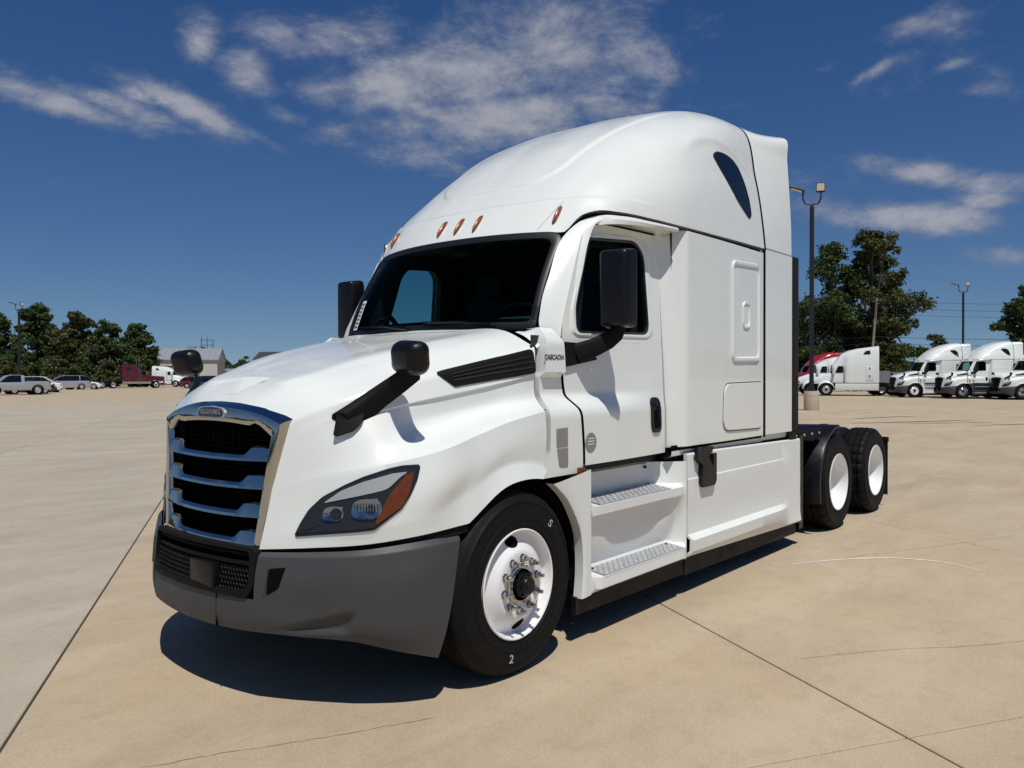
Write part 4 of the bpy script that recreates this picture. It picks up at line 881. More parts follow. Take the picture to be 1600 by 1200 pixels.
for o_, s in zip(steps, (1, -1)):
    for z_in, z_out, y_in, y_out, x0, x1 in ((.853, .829, -1.012, -1.198, 2.085, 3.005), (.413, .394, -1.10, -1.237, 2.075, 3.12)):
        m = MB(); m.add([(x0, s*y_in, z_in+.004), (x1, s*y_in, z_in+.004), (x1, s*y_out, z_out+.004), (x0, s*y_out, z_out+.004), (x1, s*(y_out-.004), z_out-.012), (x0, s*(y_out-.004), z_out-.012)], [(0, 1, 2, 3), (3, 2, 4, 5)])
        tr = m.build('step_tread', M['dull_chrome'], o_, smooth=False)
        m = MB(); na = int((x1-x0)/.030)
        for iu in range(na):
            for iv in range(6):
                t = (iv+.5)/6; x = x0+(iu+.5+.5*(iv % 2)*0)*.030; y = y_in+(y_out-y_in)*t; z = z_in+(z_out-z_in)*t+.005; q = 1 if (iu+iv) % 2 else -1
                c_, n_ = .0105, .0035; X0, Y0 = x-c_*.7, y-q*c_; X1, Y1 = x+c_*.7, y+q*c_
                m.add([(X0, s*Y0, z), (x+n_, s*(y-q*n_), z), (X1, s*Y1, z), (x-n_, s*(y+q*n_), z), (x, s*y, z+.006)], [(0, 1, 4), (1, 2, 4), (2, 3, 4), (3, 0, 4)])
        dp = m.build('tread_grip', M['dull_chrome'], tr, smooth=False); dp['kind'] = 'stuff'
        m = MB()
        for bx in (x0+.04, x1-.05):
            m.lathe([(.012, 0), (.012, .006), (.001, .008)], (bx, s*(y_in-.02), z_in), (0, 0, 1), 10)
        m.build('tread_bolt', M['black'], tr)
    m = MB(); m.box((2.96, s*-.999, .965), (2.985, s*-1.012, .985), .004); m.build('step_stop', M['black'], o_)
def fair_prof(x):
    zb = np.interp(x, [3.24, 4.2, 5.0, 5.55], [.300, .272, .248, .236]); zt = np.interp(x, [3.24, 3.6, 5.55], [.83 if x < 3.3 else 1.063, 1.063, 1.035]); f = 1-smooth01((x-4.9)/.45)
    return [(-1.19, zt-.0), (-1.2, zt-.012), (-1.2, .876), (-1.2-.007*f, .868), (-1.2-.009*f, .80), (-1.2-.002, .66), (-1.2, .53), (-1.203, .462-.0), (-1.203-.050*f, .428), (-1.203-.046*f, .345), (-1.202-.012, zb+.018), (-1.206, zb+.004), (-1.19, zb)]
m = MB(); xs = np.r_[3.246, np.linspace(3.30, 4.8, 22), np.linspace(4.85, 5.55, 16)]
m.grid(np.array([[(x, y, z) for y, z in fair_prof(max(x, 3.31))] for x in xs])); m.grid(np.array([[(5.55, y, z) for y, z in fair_prof(5.55)], [(5.55, y+.03, z) for y, z in fair_prof(5.55)]])); m.grid(np.array([[(3.246, y, z) for y, z in fair_prof(3.31)], [(3.246, y+.03, z) for y, z in fair_prof(3.31)]]))
fair = mirror_obj('side_fairing', m, M['white_plastic'], T, ang=25)
m = MB(); m.box((3.238, -1.19, .30), (3.252, -1.185, .84)); mirror_obj('fairing_joint', m, M['letter'], T, smooth=False)
m = MB(); m.grid(np.array([[(x, y_, z) for x in np.linspace(3.075, 5.35, 12)] for y_, z in ((-1.160, 1.114), (-1.164, 1.085), (-1.158, 1.052), (-1.10, 1.035))])); mirror_obj('tank_cover', m, M['white_plastic'], T)
m = MB(); m.grid(np.array([[(x, y_, z) for x in (1.98, 3.15)] for y_, z in ((-1.10, 1.09), (-1.02, 1.078), (-1.0, 1.0))])); mirror_obj('sill_shade', m, M['letter'], T, smooth=False)  # dark sill strip, its colour stands in for shade under the door
for o_, s in zip(fair, (1, -1)):
    m = MB(); ol = [(3.40, 1.10), (3.60, 1.095), (3.585, 1.055), (3.52, 1.03), (3.56, .985), (3.60, .935), (3.61, 1.035), (3.66, 1.04), (3.66, .83), (3.63, .795), (3.44, .795), (3.41, .83), (3.43, .96), (3.34, 1.02)]
    m.prism(ol, lambda x, z: (x, s*-1.19, z), lambda x, z: (x, s*-1.238, z)); m.build('fairing_latch', M['black'], o_, ang=20, smooth=False)
sk = MB()
for x0, x1, za, zb0, zb1, y in ((1.86, 3.235, .30, .178, .165, -1.170), (3.252, 5.50, .30, .155, .122, -1.175)):
    xs = np.linspace(x0, x1, 14); G = []
    for x in xs:
        t = (x-x0)/(x1-x0); zb = zb0+(zb1-zb0)*t; top = np.interp(x, [1.86, 3.24, 4.2, 5.5], [.292, .296, .272, .24])
        G.append([(x, y+.03, top), (x, y, top), (x, y-.004, (top+zb)/2), (x, y, zb+.01), (x, y+.012, zb), (x, y+.03, zb)])
    sk.grid(np.array(G)); sk.add([G[0][k_] for k_ in range(6)], [(0, 1, 2, 3, 4, 5)]); sk.add([G[-1][k_] for k_ in range(6)], [(5, 4, 3, 2, 1, 0)])
mirror_obj('rubber_skirt', sk, M['skirt_rubber'], T)

# ---- chassis
m = MB()
for s in (-1, 1): m.box((.5, s*.38, .74), (8.62, s*.47, 1.0), .01)
m.prism([(.16, 0), (.22, .5), (.30, .69), (.42, .88), (.56, 1.01), (.72, 1.07), (.72, -1.07), (.56, -1.01), (.42, -.88), (.30, -.69), (.22, -.5)], lambda x, y: (x, y, .395), lambda x, y: (x, y, .52));  m.box((.6, -.60, .42), (1.6, .60, .60)); m.box((1.5, -.55, .45), (5.4, .55, .95), .05); m.box((2.0, -1.0, .35), (3.1, 1.0, .80), .08); m.box((3.3, -1.12, .38), (5.3, 1.12, .98), .15)  # leading prism is an added unseen tray, blocks sun leaking behind the bumper
for x in (1.27, 6.68, 8.05): m.box((x-.08, -.95, .42), (x+.08, .95, .58), .02)
for x in (6.0, 7.35, 8.58): m.box((x-.06, -.42, .76), (x+.06, .42, .98))
m.build('chassis', M['matt_black'], T, smooth=False)
m = MB(); m.box((4.75, -1.13, 1.055), (6.25, 1.13, 1.075)); m.box((4.72, -1.16, 1.0), (6.27, -1.13, 1.10), .004); m.box((4.72, 1.13, 1.0), (6.27, 1.16, 1.10), .004); dk_ = m.build('deck_plate', M['matt_black'], T, smooth=False)
m = MB()
for x in np.linspace(5.35, 6.2, 5): m.lathe([(.014, 0), (.012, .008), (.001, .010)], (x, -1.16, 1.05), (0, -1, 0), 8)
m.build('deck_bolt', M['dull_chrome'], dk_)
for s in (-1, 1):
    m = MB(); G = []
    for t in np.linspace(R(88), R(196), 20):
        c_, s_ = math.cos(t), math.sin(t); G.append([(6.68+.585*c_, s*-.62, .50+.585*s_), (6.68+.60*c_, s*-.64, .50+.60*s_), (6.68+.61*c_, s*-1.195, .50+.61*s_), (6.68+.60*c_, s*-1.21, .50+.60*s_), (6.68+.575*c_, s*-1.21, .50+.575*s_)])
    m.grid(np.array(G)); m.box((5.56, s*-1.19, .16), (5.66, s*-.7, 1.055)); m.build('drive_fender', M['black'], T, ang=40)
m = MB(); m.box((8.60, -1.20, .80), (8.655, 1.20, .862), .006); rbk = m.build('rear_crossbar', M['matt_black'], T)
for s in (-1, 1):
    m = MB(); m.box((8.61, s*-1.195, .14), (8.625, s*-.62, .80)); m.build('mud_flap', M['skirt_rubber'], rbk, smooth=False)
m = MB(); hs = spline([(5.35, -.25, 1.22), (5.9, -.42, 1.20), (6.28, -.55, 1.235), (6.42, -.66, 1.25), (6.50, -.60, 1.22), (6.38, -.48, 1.19), (6.26, -.50, 1.21)], 6); m.tube([tuple(p) for p in hs], .014, 8); m.build('air_hose', M['seal'], T)

# ---- wheels
def tyre_prof(Rr, wid, drive):
    h = .295; P = [(h, -.012), (h+.012, .004), (.318, .006), (.322, .011), (.335, .011), (.352, .012), (.356, .0155), (.364, .0155), (.368, .012), (.40, .013), (.440, .010), (.445, .014), (.453, .013), (.457, .007), (Rr-.028, -.006), (Rr-.010, -.022)]
    ng = 4 if not drive else 3; span = wid-.07
    for g_ in range(ng):
        a = -.035-span*(g_+.5+.12)/(ng+.24); P += [(Rr-.0015*(g_ == 0), a+.020 if g_ or True else a), (Rr-.014, a+.004), (Rr-.014, a-.004), (Rr, a-.010)]
    P += [(Rr-.010, -wid+.022), (Rr-.028, -wid+.006), (.445, -wid-.008), (.40, -wid-.012), (.335, -wid-.010), (h, -wid+.012)]
    return P
def make_tyre(Rr=.505, wid=.285, drive=False):
    m = MB(); n = 112; prof = tyre_prof(Rr, wid, drive)
    G = []
    for r_, a in prof:
        row = []
        for k_ in range(n):
            t = 2*math.pi*k_/n; q = r_
            if drive and r_ > Rr-.03 and (k_ % 4 in (0,)): q = r_-.012
            if not drive and r_ > Rr-.012 and k_ % 4 == 0: q = r_-.002
            row.append((q*math.cos(t), -a, q*math.sin(t)))
        G.append(row)
    m.grid(np.array(G), closed_u=True); return m
def wheel(x, s, drive, name='wheel'):
    """s=1 driver side. Local frame: hub at origin, outward = -y*s"""
    par = bpy.data.objects.new(name, None); link(par, T); par.location = (x, -s*1.2, .50)
    fl = (lambda mb: mb if s == 1 else mb.mirrored())
    t_ = fl(make_tyre(drive=drive)).build('tyre', M['rubber'], par, ang=28)
    ax = (0, -1, 0)
    if not drive:
        m = MB(); m.lathe([(.292, -.05), (.292, -.002), (.300, .004), (.302, .010), (.296, .014), (.288, .010), (.283, -.010), (.279, -.034), (.271, -.046), (.258, -.043), (.236, -.028), (.208, -.006), (.192, .005), (.182, .012), (.172, .014), (.118, .014), (.108, .010)], (0, 0, 0), ax, 72)
        rim = fl(m).build('rim', M['steel_white'], par, ang=40)
        for t in (R(97), R(277)):
            m = MB(); c = Vector((math.cos(t)*.2335, 0, math.sin(t)*.2335)); rad = Vector((math.cos(t), 0, math.sin(t))); tan_ = Vector((-math.sin(t), 0, math.cos(t)))
            G = []
            for k_ in (1.12, 1.0, .5, .02):
                ring = []
                for a in np.linspace(0, 2*math.pi, 24, endpoint=False):
                    p = c+rad*.026*k_*math.sin(a)+tan_*.044*k_*math.cos(a); rr_ = math.hypot(p.x, p.z)
                    h_ = np.interp(rr_, [.192, .208, .236, .258, .271, .279], [.005, -.006, -.028, -.043, -.046, -.034]); ring.append((p.x, -(h_+(.004 if k_ < 1.1 else .001)), p.z))
                G.append(ring)
            m.grid(np.array(G), closed_u=True); fl(m).build('hand_hole', M['slot'], par)
        m = MB(); m.lathe([(.110, .004), (.108, .018), (.100, .022), (.088, .020), (.086, .030)], (0, 0, 0), ax, 40); fl(m).build('hub_flange', M['chrome'], par, ang=40)
        m = MB(); m.lathe([(.070, .02), (.068, .045), (.063, .050), (.052, .052), (.050, .074), (.046, .080), (.030, .082), (.028, .087), (.002, .088)], (0, 0, 0), ax, 32)
        for k_ in range(6):
            t = k_*math.pi/3; m.box((.058*math.cos(t)-.007, -.060, .058*math.sin(t)-.007), (.058*math.cos(t)+.007, -.044, .058*math.sin(t)+.007), .003)
        fl(m).build('hub_cap', M['black'], par, ang=40)
        for k_ in range(10):
            t = k_*math.pi/5+.2; cx, cz = .143*math.cos(t), .143*math.sin(t)
            m = MB(); m.lathe([(.024, .012), (.024, .017), (.021, .020)], (cx, 0, cz), ax, 14); m.lathe([(.0185, .017), (.0185, .040), (.016, .043), (.011, .043)], (cx, 0, cz), ax, 6); m.lathe([(.0105, .04), (.0105, .068), (.001, .070)], (cx, 0, cz), ax, 10)
            fl(m).build('lug_nut', M['chrome'], par, ang=30)
    else:
        m = MB(); m.lathe([(.292, -.05), (.292, -.002), (.300, .004), (.302, .010), (.296, .014), (.288, .010), (.284, -.008), (.281, -.05), (.274, -.10), (.262, -.125), (.24, -.138), (.19, -.15), (.12, -.158), (.06, -.160), (.001, -.160)], (0, 0, 0), ax, 64)
        fl(m).build('rim', M['steel_white'], par, ang=50)
        m = MB(); m.lathe([(.007, -.075), (.007, -.058), (.001, -.056)], (-.255, 0, -.02), ax, 8); fl(m).build('valve_stem', M['black'], par)
        o2 = link(bpy.data.objects.new('inner_tyre', t_.data), par); o2.location = (0, s*.325, 0)
    return par, t_
for s in (1, -1):
    par, ty = wheel(1.275, s, False)
    if s == 1:
        for ch, ang_, size in (('2', -101, .062), ('S', 47, .060)):
            V, F = text_mesh(ch, size, .0008, .0006); m = MB(); t = R(ang_); rad = Vector((math.cos(t), 0, math.sin(t))); upv = -rad if ch == '2' else rad; rt = Vector((upv.z, 0, -upv.x)); rt = rt if ch == '2' else rt
            rot = R(0 if ch == '2' else 60); 
            c = rad*.40
            m.add([tuple(c+rt*(v.x*1.15)+upv*v.y+Vector((0, -.0142-v.z, 0))) for v in V], F); m.build('chalk_mark', M['chalk'], ty, smooth=False)
    wheel(6.68, s, True); wheel(8.05, s, True)

# ================================================================== THE REST OF THE LOT
HZ = Vector((math.cos(YAW), math.sin(YAW), 0)); HR_ = Vector((math.sin(YAW), -math.cos(YAW), 0)); CAM0 = Vector((-2.109, -3.959, 0))
def spot(bearing, dist, z=0.):
    """ground point: bearing = sideways offset per metre of distance along the lot, dist in metres"""
    p = CAM0+HZ*dist+HR_*(bearing*dist); return Vector((p.x, p.y, z))
PX = lambda u: (u-800)/FPX
def az_of(bearing): return YAW-math.atan(bearing)

# ---- more trucks of the same make in the row on the far side
SKIP = {'lug_nut', 'hex_mesh', 'grille_mesh', 'tread_grip', 'tread_bolt', 'deck_bolt', 'chalk_mark', 'badge', 'badge_plate', 'badge_lettering', 'cowl_lettering', 'window_sticker', 'sticker_print', 'emblem_print', 'handle_grip', 'handle_recess', 'lamp_prism', 'lamp_trim', 'camera_pod', 'grab_handle', 'visor_joint', 'hand_hole', 'valve_stem', 'bumper_seam', 'slot_trim', 'step_stop', 'washer_nozzle', 'frit_band', 'wiper', 'chassis'}
def base_name(o): return o.name.split('.')[0]
def copy_truck(loc, rz, label, recolor, skip=()):
    r_ = T.copy(); COL.objects.link(r_); r_.location = loc; r_.rotation_euler = (0, 0, rz); r_['label'] = label
    def rec(src, par):
        for ch in kids.get(src.name, ()):
            n = base_name(ch)
            if (n in SKIP and n != 'chassis') or n in skip: continue
            c = ch.copy(); COL.objects.link(c); c.parent = par
            if ch.type == 'MESH' and n in recolor:
                c.material_slots[0].link = 'OBJECT'; c.material_slots[0].material = recolor[n]
            rec(ch, c)
    rec(T, r_); return r_
kids = {}
for o in list(COL.objects):
    if o.parent is not None: kids.setdefault(o.parent.name, []).append(o)
def place_by_wheel(bearing, dist, rz):
    p = spot(bearing, dist); c, s = math.cos(rz), math.sin(rz); return Vector((p.x-(c*1.275+s*1.2), p.y-(s*1.275-c*1.2), 0))
BLK = {'grille_surround': M['black'], 'grille_blade': M['black'], 'grille_backing': M['slot']}
GR2 = dict(BLK); GR2.update({n: M['bumper'] for n in ('step_fairing', 'side_fairing')}); GR2['rim'] = M['chrome']
RED = principled('red_truck_paint', (.30, .008, .016), .3, coat=.4)
for u, dist, rz, lab, rc in ((1429, 58.5, R(-53), 'white sleeper truck with white steel wheels and black grille, left end of the right row', BLK),
                             (1505, 55.2, R(-53), 'white sleeper truck with dark side steps parked second in the row at right', GR2),
                             (1598, 52.6, R(-53), 'white sleeper truck cut off by the right edge of the photo', GR2)):
    copy_truck(place_by_wheel(PX(u), dist, rz), rz, lab, rc)
redm = {n: RED for n in ('hood', 'high_roof', 'door', 'sleeper_side', 'cowl_panel', 'windscreen_pillar', 'roof_side_rail', 'side_extender', 'roof_extender', 'step_fairing', 'side_fairing', 'locker_hatch', 'lower_hatch', 'tank_cover')}
redm.update(BLK); rt = copy_truck(spot(PX(1228), 82), R(-50), 'red sleeper truck with only its tall roof showing behind the white trucks', redm, ('roof_marker',))
rt['group'] = 'trucks behind the lamp post'; rt['label'] = 'red truck with tall smooth roof behind white trucks'

# ---- conventional trucks of other makes
def section_grid(stations):
    G = []
    for x, pts in stations: G.append([(x, y, z) for y, z in pts])
    return np.array(G)
def plain_truck(name, label, loc, rz, paint, roof, nose='aero', stacks=False, group=None, sleeper_win=True):
    t = thing(name, label, 'semi truck', loc, rz, group)
    def wall(x, zt, hw=1.16):
        return [(hw-.01, 1.02), (hw, 1.5), (hw-.015, 2.2), (hw-.05, zt-.45), (hw-.16, zt-.13), (hw-.42, zt-.02), (0, zt)]
    xs = [p[0] for p in roof]; zs_ = [p[1] for p in roof]
    st = []
    for x in np.linspace(xs[0], xs[-1], 26):
        zt = float(np.interp(x, xs, zs_)); hw = 1.02+.14*smooth01((x-xs[0]-.75)/.35); st.append((x, wall(x, zt, hw)))
    m = MB().grid(section_grid(st)); m.both(); e_ = len(m.V)
    zt = zs_[-1]; bk = [(xs[-1], y, z) for y, z in wall(xs[-1], zt)]; m.add(bk+[(x, -y, z) for x, y, z in reversed(bk)], [tuple(range(2*len(bk)))])
    m.build('cab', paint, t, ang=40)
    x0 = xs[0]
    long_ = nose == 'long'
    hood_st = []
    for x in np.linspace(.12, x0+.05, 12):
        k_ = (x-.12)/(x0-.07); zt = (1.62+.16*k_) if long_ else (1.28+.62*k_**.8); hw = (.50+.14*k_) if long_ else (.52+.38*k_)
        hood_st.append((x, [(0, zt), (hw*.6, zt-.01), (hw*.92, zt-.06), (hw, zt-.14), (hw+.02, 1.05), (hw, .95)]))
    m = MB().grid(section_grid(hood_st)); m.add([(.12, y, z) for y, z in hood_st[0][1]]+[(.12, 0, .95)], [tuple(range(7))]); m.both(); m.build('hood', paint, t, ang=40)
    m = MB(); G = []
    for a in np.linspace(R(5 if not long_ else 10), R(178), 16):
        cx, cz = 1.275+.64*math.cos(a), .50+.62*math.sin(a); G.append([(cx, .55, cz+.14*math.sin(a)), (cx, .95, cz+.06), (cx, 1.17, cz+.0), (cx*.985+.02, 1.2, cz-.06)])
    m.grid(np.array(G)); m.both(); m.build('fender', paint, t, ang=50)
    m = MB(); m.box((.0, -1.15, .32), (.30, 1.15, .72), .05); m.build('bumper', M['chrome'] if long_ else paint, t, ang=40)
    m = MB(); m.box((.06, -.48, .75), (.14, .48, 1.56 if long_ else 1.27), .02); m.build('grille', M['chrome'] if long_ else M['matt_black'], t)
    zr = zs_[0]; fx = x0+.35
    def front(y, v, off=.0): return (x0-.02+.42*v-off-.16*(1-(abs(y)/1.0)**2), y, 1.80+(zr-1.86)*v)
    m = MB(); m.grid(np.array([[front(y, v, .03) for y in np.linspace(-.93, .93, 9)] for v in (.06, .5, .96)])); m.build('windscreen', M['dark_glass'], t)
    m = MB(); m.grid(np.array([[front(y, v, .0) for y in np.linspace(-1.0, 1.0, 9)] for v in (0, .5, 1.0)])); m.build('windscreen_frame', paint, t)
    for s in (-1, 1):
        m = MB(); f = lambda x, z, off=0., s=s: (x, s*(1.02+.13*smooth01((x-x0-.75)/.35)+.012+off), z)
        conform(m, rounded([(x0+.18, 1.83), (x0+.80, 1.83), (x0+.80, 2.36), (x0+.42, 2.36)], .06, 4), f, .004, 0, rings=2); m.build('side_window', M['dark_glass'], t)
        m = MB(); m.box((x0+.10, s*1.25, 1.85), (x0+.20, s*1.42, 2.35), .03); m.tube([(x0+.15, s*1.05, 1.8), (x0+.15, s*1.3, 1.9)], .03, 6); m.build('door_mirror', paint if not long_ else M['chrome'], t)
        if sleeper_win:
            m = MB(); zz = zs_[-1]-.55; conform(m, rounded([(xs[-1]-1.15, zz-.12), (xs[-1]-.62, zz-.12), (xs[-1]-.66, zz+.20), (xs[-1]-1.0, zz+.12)], .04, 3), lambda x, z, off=0., s=s: (x, s*(1.135-.02*(z-2.6)+off), z), .01, .02, rings=2); m.build('sleeper_window', M['dark_glass'], t)
        m = MB(); zl = .42 if not long_ else .62
        m.grid(np.array([[(x, s*y, z) for x in np.linspace(1.95, xs[-1]-.02, 6)] for y, z in ((1.10, 1.0), (1.18, .95), (1.19, zl+.1), (1.15, zl))])); m.build('side_skirt', paint if not long_ else M['chrome'], t)
        m = MB(); m.box((xs[-1]-.95, s*1.165, 1.2), (xs[-1]-.40, s*1.175, 2.35), .002)
        m.build('locker_door', paint, t)
        m = MB()
        for zz in (1.45, 2.05): m.box((xs[-1]-.72, s*1.175, zz), (xs[-1]-.64, s*1.185, zz+.2), .002)
        m.build('locker_latch', M['black'], t)
        m = MB(); m.box((.25, s*.62, 1.0), (.42, s*1.08, 1.16), .05); m.build('headlight', M['lamp_reflector'] if False else M['lamp_silver'], t)
        m = MB()
        for xg in (x0+.06, x0+.90): m.box((xg-.012, s*(1.0 if xg < x0+.5 else 1.10), 1.05), (xg+.012, s*(1.045 if xg < x0+.5 else 1.165), 2.40))
        m.build('door_gap', M['grey_tape'], t, smooth=False)
        m = MB(); m.box((x0+.05, s*1.02, 1.01), (xs[-1], s*1.168, 1.025)); m.build('body_strip', M['slot'], t)
        if stacks:
            m = MB(); m.tube([(x0+1.12, s*1.24, .9), (x0+1.12, s*1.24, 3.9), (x0+1.2, s*1.24, 4.05)], .075, 10); m.tube([(x0+1.12, s*1.24, 1.3), (x0+1.12, s*1.24, 2.3)], .11, 10); m.build('exhaust_stack', M['chrome'], t)
    m = MB(); m.box((xs[-1], -.45, .72), (8.4, .45, 1.0)); m.box((1.6, -.5, .5), (xs[-1], .5, 1.0)); m.box((xs[-1]-.02, -1.1, .9), (xs[-1]+.5, 1.1, 1.05)); m.build('chassis', M['matt_black'], t, smooth=False)
    for w_ in [o for o in kids[T.name] if base_name(o) == 'wheel']:
        c = w_.copy(); COL.objects.link(c); c.parent = t
        for ch in kids[w_.name]:
            if base_name(ch) in ('tyre', 'rim', 'hub_cap', 'inner_tyre'):
                g_ = ch.copy(); COL.objects.link(g_); g_.parent = c
                if base_name(ch) == 'rim': g_.material_slots[0].link = 'OBJECT'; g_.material_slots[0].material = M['dull_chrome']
    return t
SLOPE = [(1.75, 2.50), (1.95, 2.74), (2.15, 3.02), (2.45, 3.36), (2.9, 3.58), (3.6, 3.76), (5.15, 3.95)]
MID = [(1.75, 2.50), (2.1, 2.70), (2.6, 2.95), (3.3, 3.15), (4.9, 3.25)]
a_ = R(-69); p = spot(PX(1291), 64); plain_truck('semi_truck', 'white truck with sloping sleeper roof behind the concrete lamp base', Vector((p.x-(math.cos(a_)*1.275+math.sin(a_)*1.2), p.y-(math.sin(a_)*1.275-math.cos(a_)*1.2), 0)), a_, M['white'], SLOPE, group='trucks behind the lamp post')
a_ = R(-60); plain_truck('semi_truck', 'white truck with lower roof just left of the lamp post', spot(PX(1238), 67), a_, M['white'], MID, group='trucks behind the lamp post', sleeper_win=False)
MAROON = principled('maroon_truck_paint', (.085, .006, .012), .25, coat=.5)
FLAT = [(2.35, 2.40), (2.6, 2.50), (3.4, 2.56), (3.5, 2.75), (3.9, 3.10), (5.6, 3.25)]
plain_truck('semi_truck', 'maroon long nosed truck with chrome stack in front of the trees', spot(PX(257), 114), az_of(PX(225))+R(90+8), MAROON, FLAT, nose='long', stacks=True, group='trucks by the metal shed')
plain_truck('semi_truck', 'white sleeper truck in front of the metal shed doorway', spot(PX(292), 124), az_of(PX(270))+R(90-22), M['white'], MID, group='trucks by the metal shed')

# ---- cars
def car(name, label, cat, loc, rz, paint, kind='suv', L_=4.6, H=1.65, group='cars parked at left'):
    t = thing(name, label, cat, loc, rz, group); hw = .91
    P_ = {'suv': ([(0, .62), (.05, .86), (.9, 1.02), (1.15, 1.06), (4.35, 1.10), (4.6, .95)], [(.95, 1.06), (1.75, 1.60), (2.2, 1.65), (3.7, 1.62), (4.25, 1.40), (4.5, 1.12)]),
          'van': ([(0, .60), (.06, .88), (.8, 1.05), (1.0, 1.08), (4.95, 1.10), (5.15, .95)], [(.85, 1.08), (1.75, 1.66), (2.3, 1.74), (4.3, 1.72), (4.85, 1.60), (5.10, 1.15)]),
          'sedan': ([(0, .58), (.06, .74), (1.0, .90), (1.3, .94), (3.9, 1.0), (4.6, .92), (4.75, .75)], [(1.25, .93), (2.1, 1.40), (2.6, 1.46), (3.2, 1.40), (4.05, 1.0), (4.1, .98)])}[kind]
    lo, up = P_; sx = L_/lo[-1][0]; sz = H/max(z for _, z in up)
    lo = [(x*sx, z*sz) for x, z in lo]; up = [(x*sx, z*sz) for x, z in up]
    bx = np.linspace(0, L_, 30); G = []
    for x in bx:
        zb = np.interp(x, *zip(*lo)); e_ = 1-.22*max(0, 1-x/.55)**2-.10*max(0, 1-(L_-x)/.4)**2; G.append([(x, hw*e_*.96, .24), (x, hw*e_, .42), (x, hw*e_, zb*.70), (x, hw*e_*.975, zb-.05), (x, hw*e_*.90, zb), (x, 0, zb+.02)])
    m = MB().grid(np.array(G)); m.add([G[0][i] for i in range(6)]+[(0, 0, .24)], [tuple(range(7))]); m.add([G[-1][i] for i in range(6)]+[(L_, 0, .24)], [tuple(range(7))]); m.both(); m.build('body', paint, t, ang=40)
    ux = np.linspace(up[0][0], up[-1][0], 22); G = []
    for x in ux:
        zt = np.interp(x, *zip(*up)); zb = np.interp(x, *zip(*lo))-.01; k_ = max(.02, (zt-zb)/(H*.36)); G.append([(x, hw*.955, zb), (x, hw*.955-.10*k_, zb+(zt-zb)*.6), (x, hw*.955-.20*k_, zb+(zt-zb)*.93), (x, hw*.55, zt), (x, 0, zt+.01)])
    G = np.array(G); m = MB().grid(G[:, 2:]); m.both(); m.build('roof', paint, t, ang=50)
    m = MB().grid(G[:, :3]); m.both(); m.build('window', M['dark_glass'], t, ang=50)
    for f_ in (.30, .52, .74):
        i = int(f_*21); m = MB(); c0 = G[i, :3]; m.grid(np.array([[tuple(q+np.array((-.035, .006, .004))) for q in c0], [tuple(q+np.array((.035, .006, .004))) for q in c0]])); pm = paint if kind == 'van' and f_ > .6 else M['black']; m.build('pillar', pm, t); m.mirrored().build('pillar', pm, t)
    for x in (.175*L_+.05, .79*L_):
        for s in (-1, 1):
            m = MB(); ax = (0, s, 0); m.lathe([(.20, .0), (.31, .01), (.335, -.02), (.335, -.20), (.2, -.2)], (x, s*(hw+.005), .335), ax, 22); wt = m.build('tyre', M['rubber'], t)
            m = MB(); m.lathe([(.225, .0), (.215, .012), (.12, -.01), (.04, .0), (.001, .002)], (x, s*(hw+.008), .335), ax, 18); m.build('rim', M['dull_chrome'], wt)
            m = MB(); m.lathe([(.42, .004), (.34, .004)], (x, s*hw, .36), ax, 22); m.build('wheel_arch', M['slot'], t)
    for s in (-1, 1):
        m = MB(); m.box((.06, s*.45, .66*sz), (.42, s*.80, .80*sz), .04); m.build('headlight', M['lamp_silver'], t)
        m = MB(); m.box((L_-.16, s*.66, .78*sz), (L_-.0, s*.86, 1.06*sz), .03); m.build('tail_light', M['amber_deep'], t)
        m = MB(); m.box((up[0][0]+.45, s*.93, 1.0*sz), (up[0][0]+.62, s*1.08, 1.12*sz), .03); m.build('door_mirror', paint, t)
    m = MB(); m.box((.02, -.78, .24), (L_-.02, .78, .40), .02); m.build('underbody', M['slot'], t)
    return t
